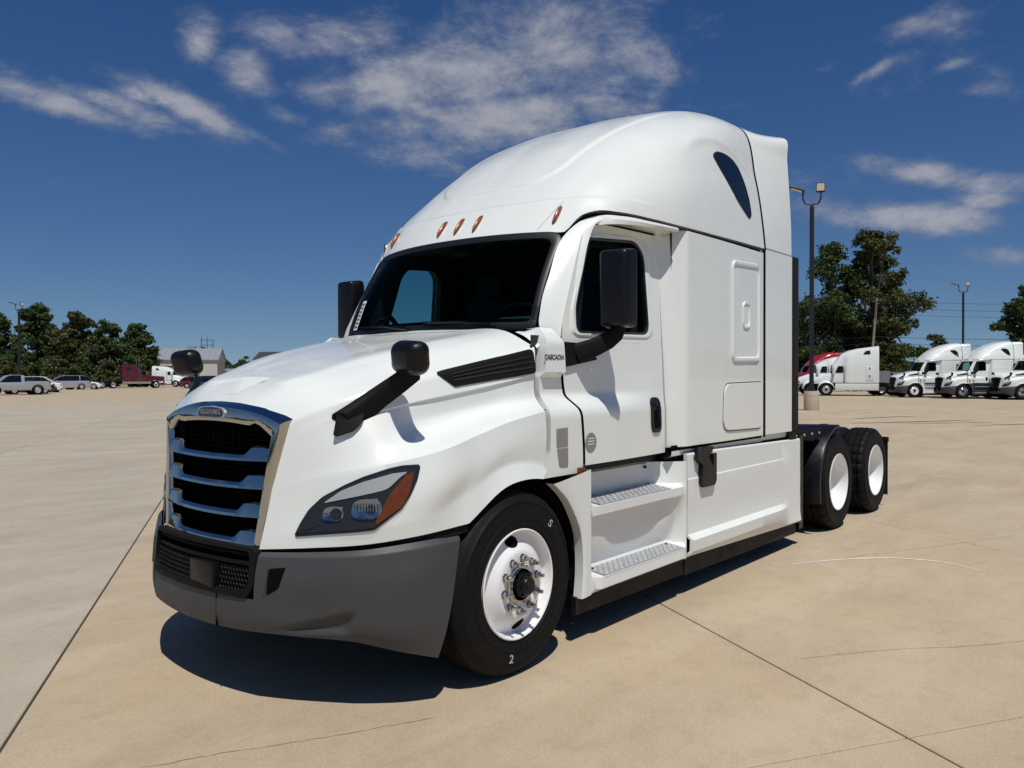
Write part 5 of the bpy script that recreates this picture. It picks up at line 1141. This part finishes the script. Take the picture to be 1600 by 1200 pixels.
def pickup(label, loc, rz, paint):
    t = thing('pickup_truck', label, 'pickup', loc, rz, 'cars parked at left'); hw = .95
    lo = [(0, .70), (.06, 1.0), (1.2, 1.10), (1.5, 1.14), (3.4, 1.16), (3.45, 1.20), (5.3, 1.20), (5.38, 1.05)]
    G = []
    for x in np.linspace(0, 5.38, 34):
        zb = np.interp(x, *zip(*lo)); e_ = 1-.15*max(0, 1-x/.5)**2; G.append([(x, hw*e_*.96, .42), (x, hw*e_, .60), (x, hw*e_, zb*.7), (x, hw*e_*.98, zb-.05), (x, hw*e_*.93, zb), (x, 0 if x < 3.4 else hw*.86, zb)])
    m = MB().grid(np.array(G)); m.add([G[-1][i] for i in range(6)]+[(5.38, 0, 1.05), (5.38, 0, .42)], [tuple(range(8))]); m.both(); m.build('body', paint, t, ang=40)
    up = [(1.35, 1.13), (2.0, 1.72), (2.4, 1.80), (3.2, 1.78), (3.45, 1.20)]; G = []
    for x in np.linspace(1.35, 3.45, 16):
        zt = np.interp(x, *zip(*up)); zb = 1.12; k_ = max(.02, (zt-zb)/.65); G.append([(x, .91, zb), (x, .91-.10*k_, zb+(zt-zb)*.6), (x, .91-.19*k_, zb+(zt-zb)*.93), (x, .5, zt), (x, 0, zt+.01)])
    G = np.array(G); MB().grid(G[:, 2:]).both().build('roof', paint, t, ang=50); MB().grid(G[:, :3]).both().build('window', M['dark_glass'], t, ang=50)
    m = MB(); m.grid(np.array([[tuple(q+np.array((o_, .006, .004))) for q in G[13, :3]] for o_ in (-.12, .14)])); m.build('pillar', paint, t); m.mirrored().build('pillar', paint, t)
    m = MB(); m.box((3.5, -.8, .9), (5.3, .8, .95)); m.build('bed_floor', M['black'], t)
    for x in (.98, 4.35):
        for s in (-1, 1):
            ax = (0, s, 0); m = MB(); m.lathe([(.22, .0), (.36, .01), (.39, -.02), (.39, -.24), (.2, -.24)], (x, s*(hw+.01), .39), ax, 24); wt = m.build('tyre', M['rubber'], t)
            m = MB(); m.lathe([(.25, .0), (.23, .015), (.12, -.02), (.04, .0), (.001, .002)], (x, s*(hw+.012), .39), ax, 18); m.build('rim', M['dull_chrome'], wt)
            m = MB(); m.lathe([(.50, .004), (.38, .004)], (x, s*hw, .42), ax, 22); m.build('wheel_arch', M['slot'], t)
    for s in (-1, 1):
        m = MB(); m.box((5.30, s*.78, .80), (5.395, s*.94, 1.12), .02); m.build('tail_light', M['amber_deep'], t)
    m = MB(); m.box((5.3, -.9, .48), (5.50, .9, .62), .02); m.build('rear_bumper', M['dull_chrome'], t)
    m = MB(); m.box((.1, -.8, .42), (5.3, .8, .6)); m.build('underbody', M['slot'], t)
SILVER = principled('silver_car_paint', (.42, .43, .44), .3, metal=.35, coat=.5); WHITEC = principled('white_car_paint', (.75, .76, .76), .3, coat=.5)
DARKC = principled('black_car_paint', (.008, .009, .011), .2, coat=.6); BLUEC = principled('blue_car_paint', (.008, .035, .11), .2, coat=.6); REDC = principled('dark_red_car_paint', (.11, .008, .012), .25, coat=.5)
def facing(u, dist, left=True, turn=0, L_=4.6):
    """car seen side on with its nose to the left (or right); u = where its front stands"""
    a = az_of(PX(u))+R(-90 if left else 90)+R(turn); return spot(PX(u), dist), a
p, a = facing(-33, 70, True, 12); pickup('silver pickup truck cut off by the left edge of the photo', p, a, SILVER)
p, a = facing(3, 74.5, True, 14); car('parked_car', 'small black car half hidden behind the silver pickup', 'car', p, a, DARKC, 'sedan', 4.2, 1.30)
p, a = facing(99, 84, False, -10); car('parked_car', 'white car with raked windscreen between silver pickup and silver minivan', 'car', p, a, WHITEC, 'suv', 4.5, 1.66)
p, a = facing(68, 99, True, 6); car('minivan', 'silver minivan with dark windows parked before the tree line', 'minivan', p, a, SILVER, 'van', 5.15, 1.78)
p, a = facing(160, 103, False, -8); car('parked_car', 'white car whose nose sticks out beyond the silver minivan', 'car', p, a, WHITEC, 'sedan', 4.7, 1.48)
p, a = facing(372, 84, False, -10); car('parked_car', 'dark blue car in front of the low grey building', 'car', p, a, BLUEC, 'suv', 4.7, 1.70, 'cars parked by the metal shed')
p, a = facing(335, 112, False, 0); car('parked_car', 'dark red car beside the metal shed, behind the hood mirror', 'car', p, a, REDC, 'suv', 4.5, 1.6, 'cars parked by the metal shed')
p, a = facing(352, 122, False, -35); car('parked_car', 'silver car just behind the dark blue car', 'car', p, a, SILVER, 'suv', 4.6, 1.66, 'cars parked by the metal shed')

# ---- buildings
def metal_mat(name, col, rough=.5):
    return worn(name, col, rough, var=.06, scale=1.5)
M['shed_wall'] = metal_mat('beige_metal_cladding', (.50, .49, .45)); M['shed_roof'] = metal_mat('galvanised_roof', (.26, .28, .30), .45); M['brown_wall'] = metal_mat('brown_building_wall', (.12, .085, .065), .7); M['brown_roof'] = metal_mat('dark_brown_roof', (.045, .038, .034), .7)
def shed(label, u0, u1, dist, eave, ridge, depth, turn, wallm, roofm, name='metal_shed', doors=(), ov=.25):
    p0, p1 = spot(PX(u0), dist), spot(PX(u1), dist); W_ = (p1-p0).length; a = math.atan2((p1-p0).y, (p1-p0).x)+turn
    t = thing(name, label, 'building', p0, a)
    m = MB()     # local frame: x along the front, y away
    m.add([(0, 0, 0), (W_, 0, 0), (W_, 0, eave), (0, 0, eave), (0, depth, 0), (W_, depth, 0), (W_, depth, eave), (0, depth, eave), (0, depth/2, ridge), (W_, depth/2, ridge)], [(0, 1, 2, 3), (5, 4, 7, 6), (1, 5, 6, 9, 2), (4, 0, 3, 8, 7)]); m.build('wall', wallm, t, smooth=False)
    n = int(W_/.45); m = MB()
    for k_ in range(n): m.box((.1+k_*.45, -.03, .1), (.16+k_*.45, -.001, eave-.05))
    for k_ in range(int(depth/.45)): m.box((W_+.001, .1+k_*.45, .1), (W_+.03, .16+k_*.45, eave-.05))
    c = m.build('cladding_rib', wallm, t, smooth=False); c['kind'] = 'stuff'
    m = MB(); th = .12
    for y0, y1, z0, z1 in ((-ov, depth/2, eave-(ridge-eave)*ov*2/depth, ridge), (depth+ov, depth/2, eave-(ridge-eave)*ov*2/depth, ridge)):
        m.add([(-ov, y0, z0+.02), (W_+ov, y0, z0+.02), (W_+ov, y1, z1+.02), (-ov, y1, z1+.02), (-ov, y0, z0+.02+th), (W_+ov, y0, z0+.02+th), (W_+ov, y1, z1+.02+th), (-ov, y1, z1+.02+th)], [(0, 1, 5, 4), (1, 2, 6, 5), (2, 3, 7, 6), (3, 0, 4, 7), (4, 5, 6, 7), (3, 2, 1, 0)])
    rf = m.build('roof', roofm, t, smooth=False)
    m = MB(); nr = int(W_/.9)
    for k_ in range(nr+1):
        x = -ov+k_*(W_+2*ov)/nr; z0 = eave-(ridge-eave)*ov*2/depth+.14
        for y0, y1 in ((-ov, depth/2), (depth+ov, depth/2)): m.add([(x-.04, y0, z0), (x+.04, y0, z0), (x+.04, y1, ridge+.14), (x-.04, y1, ridge+.14), (x-.03, y0, z0+.07), (x+.03, y0, z0+.07), (x+.03, y1, ridge+.21), (x-.03, y1, ridge+.21)], [(0, 1, 5, 4), (0, 4, 7, 3), (1, 2, 6, 5), (4, 5, 6, 7)])
    sm_ = m.build('roof_seam', roofm, rf, smooth=False); sm_['kind'] = 'stuff'
    m = MB(); m.box((-ov, -ov-.08, eave-.10), (W_+ov, -ov-.005, eave+.06), .01); m.build('gutter', M['grey_tape'], t, smooth=False)
    for x0, x1, z0, z1 in doors:
        m = MB(); m.box((x0, -.02, z0), (x1, .25, z1)); dr = m.build('door', M['slot'], t, smooth=False)
        m = MB(); m.box((x0-.1, -.05, z0), (x0, -.022, z1)); m.box((x1, -.05, z0), (x1+.1, -.022, z1)); m.box((x0-.1, -.05, z1), (x1+.1, -.022, z1+.1)); m.build('door_frame', M['grey_tape'], dr, smooth=False)
    return t, W_
sh, W1 = shed('beige metal shed with grey seamed roof behind the maroon truck', 221, 333, 150, 4.75, 7.0, 12.0, R(13), M['shed_wall'], M['shed_roof'], doors=((1.4, 5.4, .02, 3.55), (8.2, 10.2, .02, 3.3), (10.9, 11.7, .02, 1.6)))
m = MB(); m.box((7.2, 5.6, 6.6), (8.6, 7.2, 7.5)); m.build('roof_vent', M['shed_roof'], sh, smooth=False)
m = MB()
for x in (9.2, 10.3, 11.4): m.box((x-.06, 9.9, 6.0), (x+.06, 10.02, 9.0+.5*(x < 11)))
for z in (7.9, 8.9): m.box((9.0, 9.93, z), (11.6, 9.99, z+.1))
fr = m.build('sign_frame', M['letter'], None, smooth=False); fr.matrix_world = sh.matrix_world if False else Matrix.Translation(sh.location) @ Matrix.Rotation(sh.rotation_euler.z, 4, 'Z'); tag(fr, 'dark metal frame standing up behind the shed roof', 'frame')
fr_ext = [v for v in fr.data.vertices if v.co.z < 6.1]
for v in fr_ext: v.co.z = 0
shed('low pale building with dark openings right of the metal shed', 338, 402, 166, 2.55, 3.1, 9.0, 0, M['shed_wall'], M['shed_roof'], 'low_building', doors=((2.3, 4.6, .02, 1.9), (5.6, 6.6, .02, 1.9)))
shed('brown building with dark roof behind the white hood', 397, 640, 176, 5.2, 7.0, 10.0, R(0), M['brown_wall'], M['brown_roof'], 'brown_building')

# ---- lamp posts
M['pole'] = principled('dark_bronze_pole', (.010, .010, .011), .45); M['pier'] = worn('cast_concrete_pier', (.44, .38, .29), .85, var=.14, scale=4, bump=.3, bscale=40); M['led'] = principled('lamp_diffuser', (.62, .52, .36), .35)
def lamp_post(label, u, dist, height, pier, turn=0.):
    t = thing('lamp_post', label, 'lamp post', spot(PX(u), dist), az_of(PX(u))-R(90)+turn, 'lamp posts around the lot')   # local x to the right of the view
    if pier:
        m = MB(); m.lathe([(.34, -.02), (.345, .0), (.335, .88), (.325, .90), (.001, .90)], (0, 0, 0), (0, 0, 1), 40); pr_ = m.build('pier', M['pier'], t, ang=40)
        m = MB()
        for z in (.24, .47, .69): m.lathe([(.342, z-.006), (.3445, z), (.341, z+.006)], (0, 0, 0), (0, 0, 1), 40)
        m.build('form_line', M['pier'], pr_)
    z0 = .9 if pier else 0
    m = MB(); m.box((-.17, -.17, z0), (.17, .17, z0+.03)); m.box((-.15, -.15, z0+.03), (.15, .15, z0+.24), .01); m.build('base_plate', M['pole'], t, smooth=False)
    m = MB(); m.box((-.10, -.10, z0+.03), (.10, .10, height), .012); m.build('pole', M['pole'], t, smooth=False)
    for s, a in ((1, 0), (-1, 0)):
        m = MB(); pts = spline([(0, 0, height-.02), (.05*s, 0, height+.10), (.26*s, 0, height+.14), (.37*s, 0, height+.34), (.38*s, 0, height+.72)], 6); m.tube([tuple(q) for q in pts], .038, 8); m.build('arm', M['pole'], t)
        if s == 1:
            hb = MB(); hb.box((.18, .02, height+.66), (.57, .16, height+1.10), .02); hd = hb.build('lamp_head', M['pole'], t, smooth=False)
            m = MB(); m.box((.21, .0, height+.72), (.54, .018, height+1.06), .004); m.build('diffuser', M['led'], hd, smooth=False)
        else:
            hb = MB(); bm, X = rbox(Vector((-.66, .0, height+.86)), (.72, .40, .07), .02, 2, Matrix.Rotation(R(20), 4, 'Y')); hb.bm(bm, X); hd = hb.build('lamp_head', M['pole'], t, smooth=False)
            hb = MB(); bm, X = rbox(Vector((-.67, .0, height+.822)), (.5, .32, .012), .003, 1, Matrix.Rotation(R(20), 4, 'Y')); hb.bm(bm, X); hb.build('diffuser', M['led'], hd, smooth=False)
    return t
lamp_post('tall black lamp post on a round concrete pier behind the truck', 1268, 37.2, 9.45, True)
lamp_post('black lamp post rising behind the row of white trucks', 1504.5, 77, 9.5, True)
lamp_post('dark lamp post in front of the trees at far left', 30.5, 92, 9.1, True, R(25))
# ---- utility pole and wires
M['wood'] = worn('weathered_wood', (.24, .21, .17), .9, var=.2, scale=3)
up_ = thing('utility_pole', 'pale leaning utility pole in front of the big tree', 'utility pole', spot(PX(1358), 84))
lean = HR_*.80
m = MB(); m.tube([(0, 0, -.0), tuple(lean*.5+Vector((0, 0, 4.9))), tuple(lean+Vector((0, 0, 9.75)))], [.15, .125, .095], 10); m.build('pole', M['wood'], up_)
m = MB(); ca = [lean*.97+Vector((0, 0, 9.45))+HZ*k_ for k_ in (-.9, .9)]; m.tube([tuple(q) for q in ca], .05, 6); m.build('crossarm', M['wood'], up_)
for k_, (za, zb, off) in enumerate(((9.5, 10.0, -.8), (8.76, 9.2, 0), (8.1, 8.5, .2), (5.67, 6.0, 0), (5.0, 5.2, .1))):
    w_ = MB(); A = Vector(up_.location)+lean*(za/9.75)+Vector((0, 0, za)); 
    for tgt in (spot(.86, 90, zb), spot(.22, 96, zb)):
        B_ = tgt+Vector((0, 0, .2)); pts = [A.lerp(B_, t)-Vector((0, 0, 1))*(1.1*4*t*(1-t))*(.4 if k_ > 2 else .5) for t in np.linspace(0, 1, 16)]; w_.tube([tuple(q) for q in pts], .016 if k_ < 3 else .024, 5)
    wo = w_.build('power_line', M['pole'], None); tag(wo, ['topmost power line strung from the leaning pole', 'second power line from the top of the leaning pole', 'third power line down from the top of the pole', 'upper of the two low cables behind the trucks', 'lowest cable just above the white truck roofs'][k_], 'power line', 'power lines at right')
# second pole the wires run to, at the right beyond the frame, and one far left of it
for u, dist, lab in ((.86, 90, 'utility pole carrying the wires at far right'), (.22, 96, 'utility pole carrying the wires behind the truck')):
    q = thing('utility_pole', lab, 'utility pole', spot(u, dist)); m = MB(); m.tube([(0, 0, 0), (0, 0, 10.4)], [.17, .12], 10); m.build('pole', M['wood'], q); m = MB(); m.tube([tuple(HZ*-.9+Vector((0, 0, 10.1))), tuple(HZ*.9+Vector((0, 0, 10.1)))], .05, 6); m.build('crossarm', M['wood'], q)
# ---- grey cabinets between the rows
M['cab_grey'] = worn('cabinet_grey', (.20, .205, .21), .6, var=.1)
for u, dist, w_, h_, lab in ((1377, 71, 1.3, 2.0, 'tall grey cabinet just behind the sloping roof truck'), (1392, 72, 1.2, 1.9, 'grey cabinet beside the left white truck nose')):
    q = thing('utility_cabinet', lab, 'cabinet', spot(PX(u), dist), az_of(PX(u))-R(90), 'grey cabinets behind the trucks')
    m = MB(); m.box((-w_/2, -.5, .25), (w_/2, .5, h_), .03); m.box((-w_/2-.05, -.55, .0), (w_/2+.05, .55, .25)); m.build('housing', M['cab_grey'], q, smooth=False)
    m = MB(); m.box((-w_/2+.06, -.525, .35), (-.02, -.505, h_-.1)); m.box((.02, -.525, .35), (w_/2-.06, -.505, h_-.1)); m.build('door', M['cab_grey'], q, smooth=False)

# ---- trees: trunk, limbs and a crown of leaf sprays
def leaf_mat(name, c0, c1, c2):
    m = principled(name, c0, .6, spec=.25); b = m.node_tree.nodes['Principled BSDF']
    tc = nd(m, 'ShaderNodeTexCoord'); n = nd(m, 'ShaderNodeTexNoise'); n.inputs['Scale'].default_value = .8; n.inputs['Detail'].default_value = 5; lk(m, tc.outputs['Object'], n.inputs['Vector'])
    at = nd(m, 'ShaderNodeAttribute'); at.attribute_name = 'leaf'
    r_ = nd(m, 'ShaderNodeValToRGB'); r_.color_ramp.elements[0].position = .25; r_.color_ramp.elements[0].color = (*c0, 1); r_.color_ramp.elements[1].position = .8; r_.color_ramp.elements[1].color = (*c2, 1)
    e_ = r_.color_ramp.elements.new(.5); e_.color = (*c1, 1)
    mx = nd(m, 'ShaderNodeMath'); mx.operation = 'MULTIPLY_ADD'; mx.inputs[1].default_value = .45; lk(m, at.outputs['Fac'], mx.inputs[0])
    h_ = nd(m, 'ShaderNodeMath'); h_.operation = 'MULTIPLY'; h_.inputs[1].default_value = .55; lk(m, n.outputs['Fac'], h_.inputs[0]); lk(m, h_.outputs[0], mx.inputs[2])
    lk(m, mx.outputs[0], r_.inputs[0]); lk(m, r_.outputs[0], b.inputs['Base Color'])
    tr = nd(m, 'ShaderNodeBsdfTranslucent'); lk(m, r_.outputs[0], tr.inputs[0]); ms = nd(m, 'ShaderNodeMixShader'); ms.inputs[0].default_value = .18
    lk(m, b.outputs[0], ms.inputs[1]); lk(m, tr.outputs[0], ms.inputs[2]); lk(m, ms.outputs[0], m.node_tree.nodes['Material Output'].inputs[0])
    return m
M['leaf'] = leaf_mat('oak_leaves', (.020, .035, .010), (.050, .080, .022), (.100, .135, .040)); M['leaf_warm'] = leaf_mat('olive_leaves', (.030, .040, .012), (.068, .080, .022), (.120, .126, .040)); M['bark'] = worn('bark', (.075, .06, .048), .9, var=.3, scale=5)
def tree(label, bearing, dist, h, rad, base=.12, seed=0, leafs=7000, mat='leaf', shape=1.0, nblob=34, size=.42, name='tree', group=None, cat='tree'):
    g = np.random.default_rng(seed); t = thing(name, label, cat, spot(bearing, dist), g.uniform(0, 6.28), group)
    z0 = h*base; blobs = []; prim = []
    for k_ in range(nblob//2):
        f = g.uniform(.02, .97); z = z0+(h-z0)*f; env = rad*(math.sin(math.pi*min(1, (f*.84+.16)))**.6)*(1 if f < .55 else 1-(f-.55)*.75*shape)*g.uniform(.75, 1.12)
        a = g.uniform(0, 6.283); q = env*math.sqrt(g.uniform(.15, 1))*.85; prim.append((q*math.cos(a), q*math.sin(a), min(z, h-rad*.12), rad*g.uniform(.27, .42)*(1-.40*f)))
    prim.append((0, 0, h-rad*.22, rad*.2)); prim += [(g.normal()*rad*.15, g.normal()*rad*.15, z0+(h-z0)*f, rad*.42) for f in (.2, .4, .55)]
    for px_, py_, pz_, pr in prim:
        for _ in range(9):
            v_ = g.normal(size=3); v_ /= np.linalg.norm(v_); v_ *= pr*g.uniform(.55, 1.25); v_[2] = abs(v_[2])*.9-.25*pr if g.random() < .8 else v_[2]
            blobs.append((px_+v_[0], py_+v_[1], min(pz_+v_[2], h-.15), pr*g.uniform(.32, .66)))
    m = MB(); tp = Vector((g.normal()*.4, g.normal()*.4, h*.62)); m.tube([(0, 0, -.1), (tp.x*.3, tp.y*.3, h*.25), tuple(tp), (tp.x*1.2, tp.y*1.2, h*.85)], [h*.020, h*.015, h*.007, h*.003], 8)
    for bx_, by, bz, br in prim[:16]:
        s0 = Vector((tp.x*.5, tp.y*.5, h*.22)).lerp(tp, g.uniform(0, 1)); m.tube([tuple(s0), tuple(s0.lerp(Vector((bx_, by, bz)), .55)+Vector((0, 0, .04*h))), (bx_, by, bz)], [h*.009, h*.006, h*.002], 5, caps=False)
    m.build('trunk', M['bark'], t)
    B_ = np.array(blobs); w = B_[:, 3]**2; idx = g.choice(len(B_), leafs, p=w/w.sum())
    dirs = g.normal(size=(leafs, 3)); dirs /= np.linalg.norm(dirs, axis=1)[:, None]; rr_ = g.uniform(.15, 1.05, leafs)[:, None]**.55
    stray = g.random(leafs) < .12; rr_[stray] *= g.uniform(1.1, 1.7, stray.sum())[:, None]
    c = B_[idx, :3]+dirs*rr_*B_[idx, 3:4]*np.array((1, 1, .78)); c[:, 2] = np.maximum(c[:, 2], .25)
    nrm = dirs*.6+g.normal(size=(leafs, 3))*.7+np.array((0, 0, .35)); nrm /= np.linalg.norm(nrm, axis=1)[:, None]
    a = np.cross(nrm, g.normal(size=(leafs, 3))); a /= np.linalg.norm(a, axis=1)[:, None]; b_ = np.cross(nrm, a); s_ = g.uniform(.55, 1.25, leafs)[:, None]*size
    V = np.stack([c-a*s_*.5, c-b_*s_*.28+a*s_*.05+nrm*s_*.08, c+a*s_*.5, c+b_*s_*.28+a*s_*.05+nrm*s_*.08], 1).reshape(-1, 3).astype('f')
    me = bpy.data.meshes.new('crown'); me.vertices.add(len(V)); me.vertices.foreach_set('co', V.ravel()); me.loops.add(leafs*4); me.loops.foreach_set('vertex_index', np.arange(leafs*4, dtype='i')); me.polygons.add(leafs); me.polygons.foreach_set('loop_start', np.arange(0, leafs*4, 4, dtype='i'))
    at = me.attributes.new('leaf', 'FLOAT', 'FACE'); at.data.foreach_set('value', g.random(leafs).astype('f')); me.materials.append(M[mat]); me.update(calc_edges=True); me.validate()
    link(bpy.data.objects.new('crown', me), t); return t
GT = 'trees along the left edge of the lot'
for u, dist, top, w_, lab, mt in ((-14, 128, 488, 5.0, 'broad dark tree at the very left edge of the photo', 'leaf'), (57, 132, 476, 4.6, 'tall round headed tree right behind the left lamp post', 'leaf'), (92, 140, 520, 4.6, 'mid height tree between the two tallest trees at left', 'leaf_warm'),
        (121, 130, 484, 4.4, 'tree with a narrow spiky top right of the tallest left tree', 'leaf_warm'), (165, 134, 503, 4.4, 'bushy tree behind the flat bed of the maroon truck', 'leaf'), (214, 136, 506, 4.2, 'dark round tree touching the metal shed roof', 'leaf')):
    tree(lab, PX(u), dist, (588.5-top)*dist/FPX+1.64, w_, .06, int(u+100), 19000, mt, 1.2, 56, .50, group=GT)
for k_, (u, dist, top, lab) in enumerate(((4, 112, 560, 'olive bush above the silver pickup'), (48, 116, 552, 'bush behind the foot of the left lamp post'), (88, 114, 562, 'bush above the white car'), (128, 118, 556, 'bush above the silver minivan'), (166, 119, 562, 'bush above the frame of the maroon truck'), (200, 122, 556, 'bush above the maroon sleeper'), (148, 124, 540, 'tall bush between minivan and maroon truck'), (26, 120, 540, 'tall olive bush left of the lamp post'))):
    tree(lab, PX(u), dist, (588.5-top)*dist/FPX+1.64, 3.0, .02, 300+k_, 5500, 'leaf_warm' if k_ % 2 == 0 else 'leaf', .6, 22, .42, 'bush', 'bushes under the left trees', 'bush')
GB = 'trees at the right of the lot'
for u, dist, top, w_, lab, mt, n_ in ((1302, 98, 384, 5.2, 'large tree right behind the tall lamp post', 'leaf', 11000), (1364, 96, 362, 5.0, 'tallest tree at right, behind the leaning utility pole', 'leaf_warm', 13000), (1256, 108, 470, 4.2, 'thin tree showing just right of the black flap', 'leaf', 6000), (1382, 101, 400, 3.8, 'tree forming the right shoulder of the big tree group', 'leaf', 8000),
        (1601, 88, 446, 3.4, 'tree cut off by the right edge of the photo', 'leaf', 7000), (1458, 132, 524, 3.4, 'small round tree above the left white truck roof', 'leaf', 5000)):
    tree(lab, PX(u), dist, (587-top)*dist/FPX+1.64, w_, .06, int(u), int(n_*2.1), mt, .9, 64, .42, group=GB)
for k_, (u, dist, top, lab) in enumerate(((1250, 100, 540, 'bush between the black flap and the lamp post'), (1330, 92, 545, 'bush under the big tree beside the pole foot'), (1385, 90, 535, 'bush above the grey cabinets'), (1398, 92, 556, 'bush left of the small round tree'), (1480, 140, 560, 'low bush behind the second white truck'), (1575, 96, 556, 'low bush under the far right tree'))):
    tree(lab, PX(u), dist, (587-top)*dist/FPX+1.64, 3.2, .02, 500+k_, 5500, 'leaf' if k_ % 2 else 'leaf_warm', .6, 22, .38, 'bush', 'bushes behind the truck row', 'bush')
for k_, (u, dist, top, lab) in enumerate(((318, 190, 541, 'distant tree top over the shed roof'), (352, 200, 566, 'distant tree right of the shed gable'), (384, 180, 556, 'tree left of the brown building'), (376, 190, 562, 'smaller tree left of the brown building'))):
    tree(lab, PX(u), dist, (588-top)*dist/FPX+1.64, 2.4, .2, 700+k_, 1600, 'leaf', .8, 16, .5, group='trees behind the buildings')
# far wood closing the horizon all round
g = np.random.default_rng(5); m = MB(); n_ = 520; G0 = []
for k_ in range(n_):
    a = 2*math.pi*k_/n_; rr_ = 420+30*math.sin(a*7)+g.normal()*4; hh = 9+3*math.sin(a*11+1)+3*math.sin(a*37)+g.normal()*1.6; G0.append((a, rr_, max(4, hh)))
G = [[(CAM0.x+(rr_+o_)*math.cos(a), CAM0.y+(rr_+o_)*math.sin(a), hh*k2) for a, rr_, hh in G0] for o_, k2 in ((-6, 0), (-8, .35), (-5, .75), (0, 1.0), (8, .9), (14, 0))]
m.grid(np.array(G), closed_u=True); fw = m.build('far_wood', M['leaf'], None, ang=20); fw['kind'] = 'stuff'; fw['label'] = 'low distant wood along the horizon'; fw['category'] = 'wood'
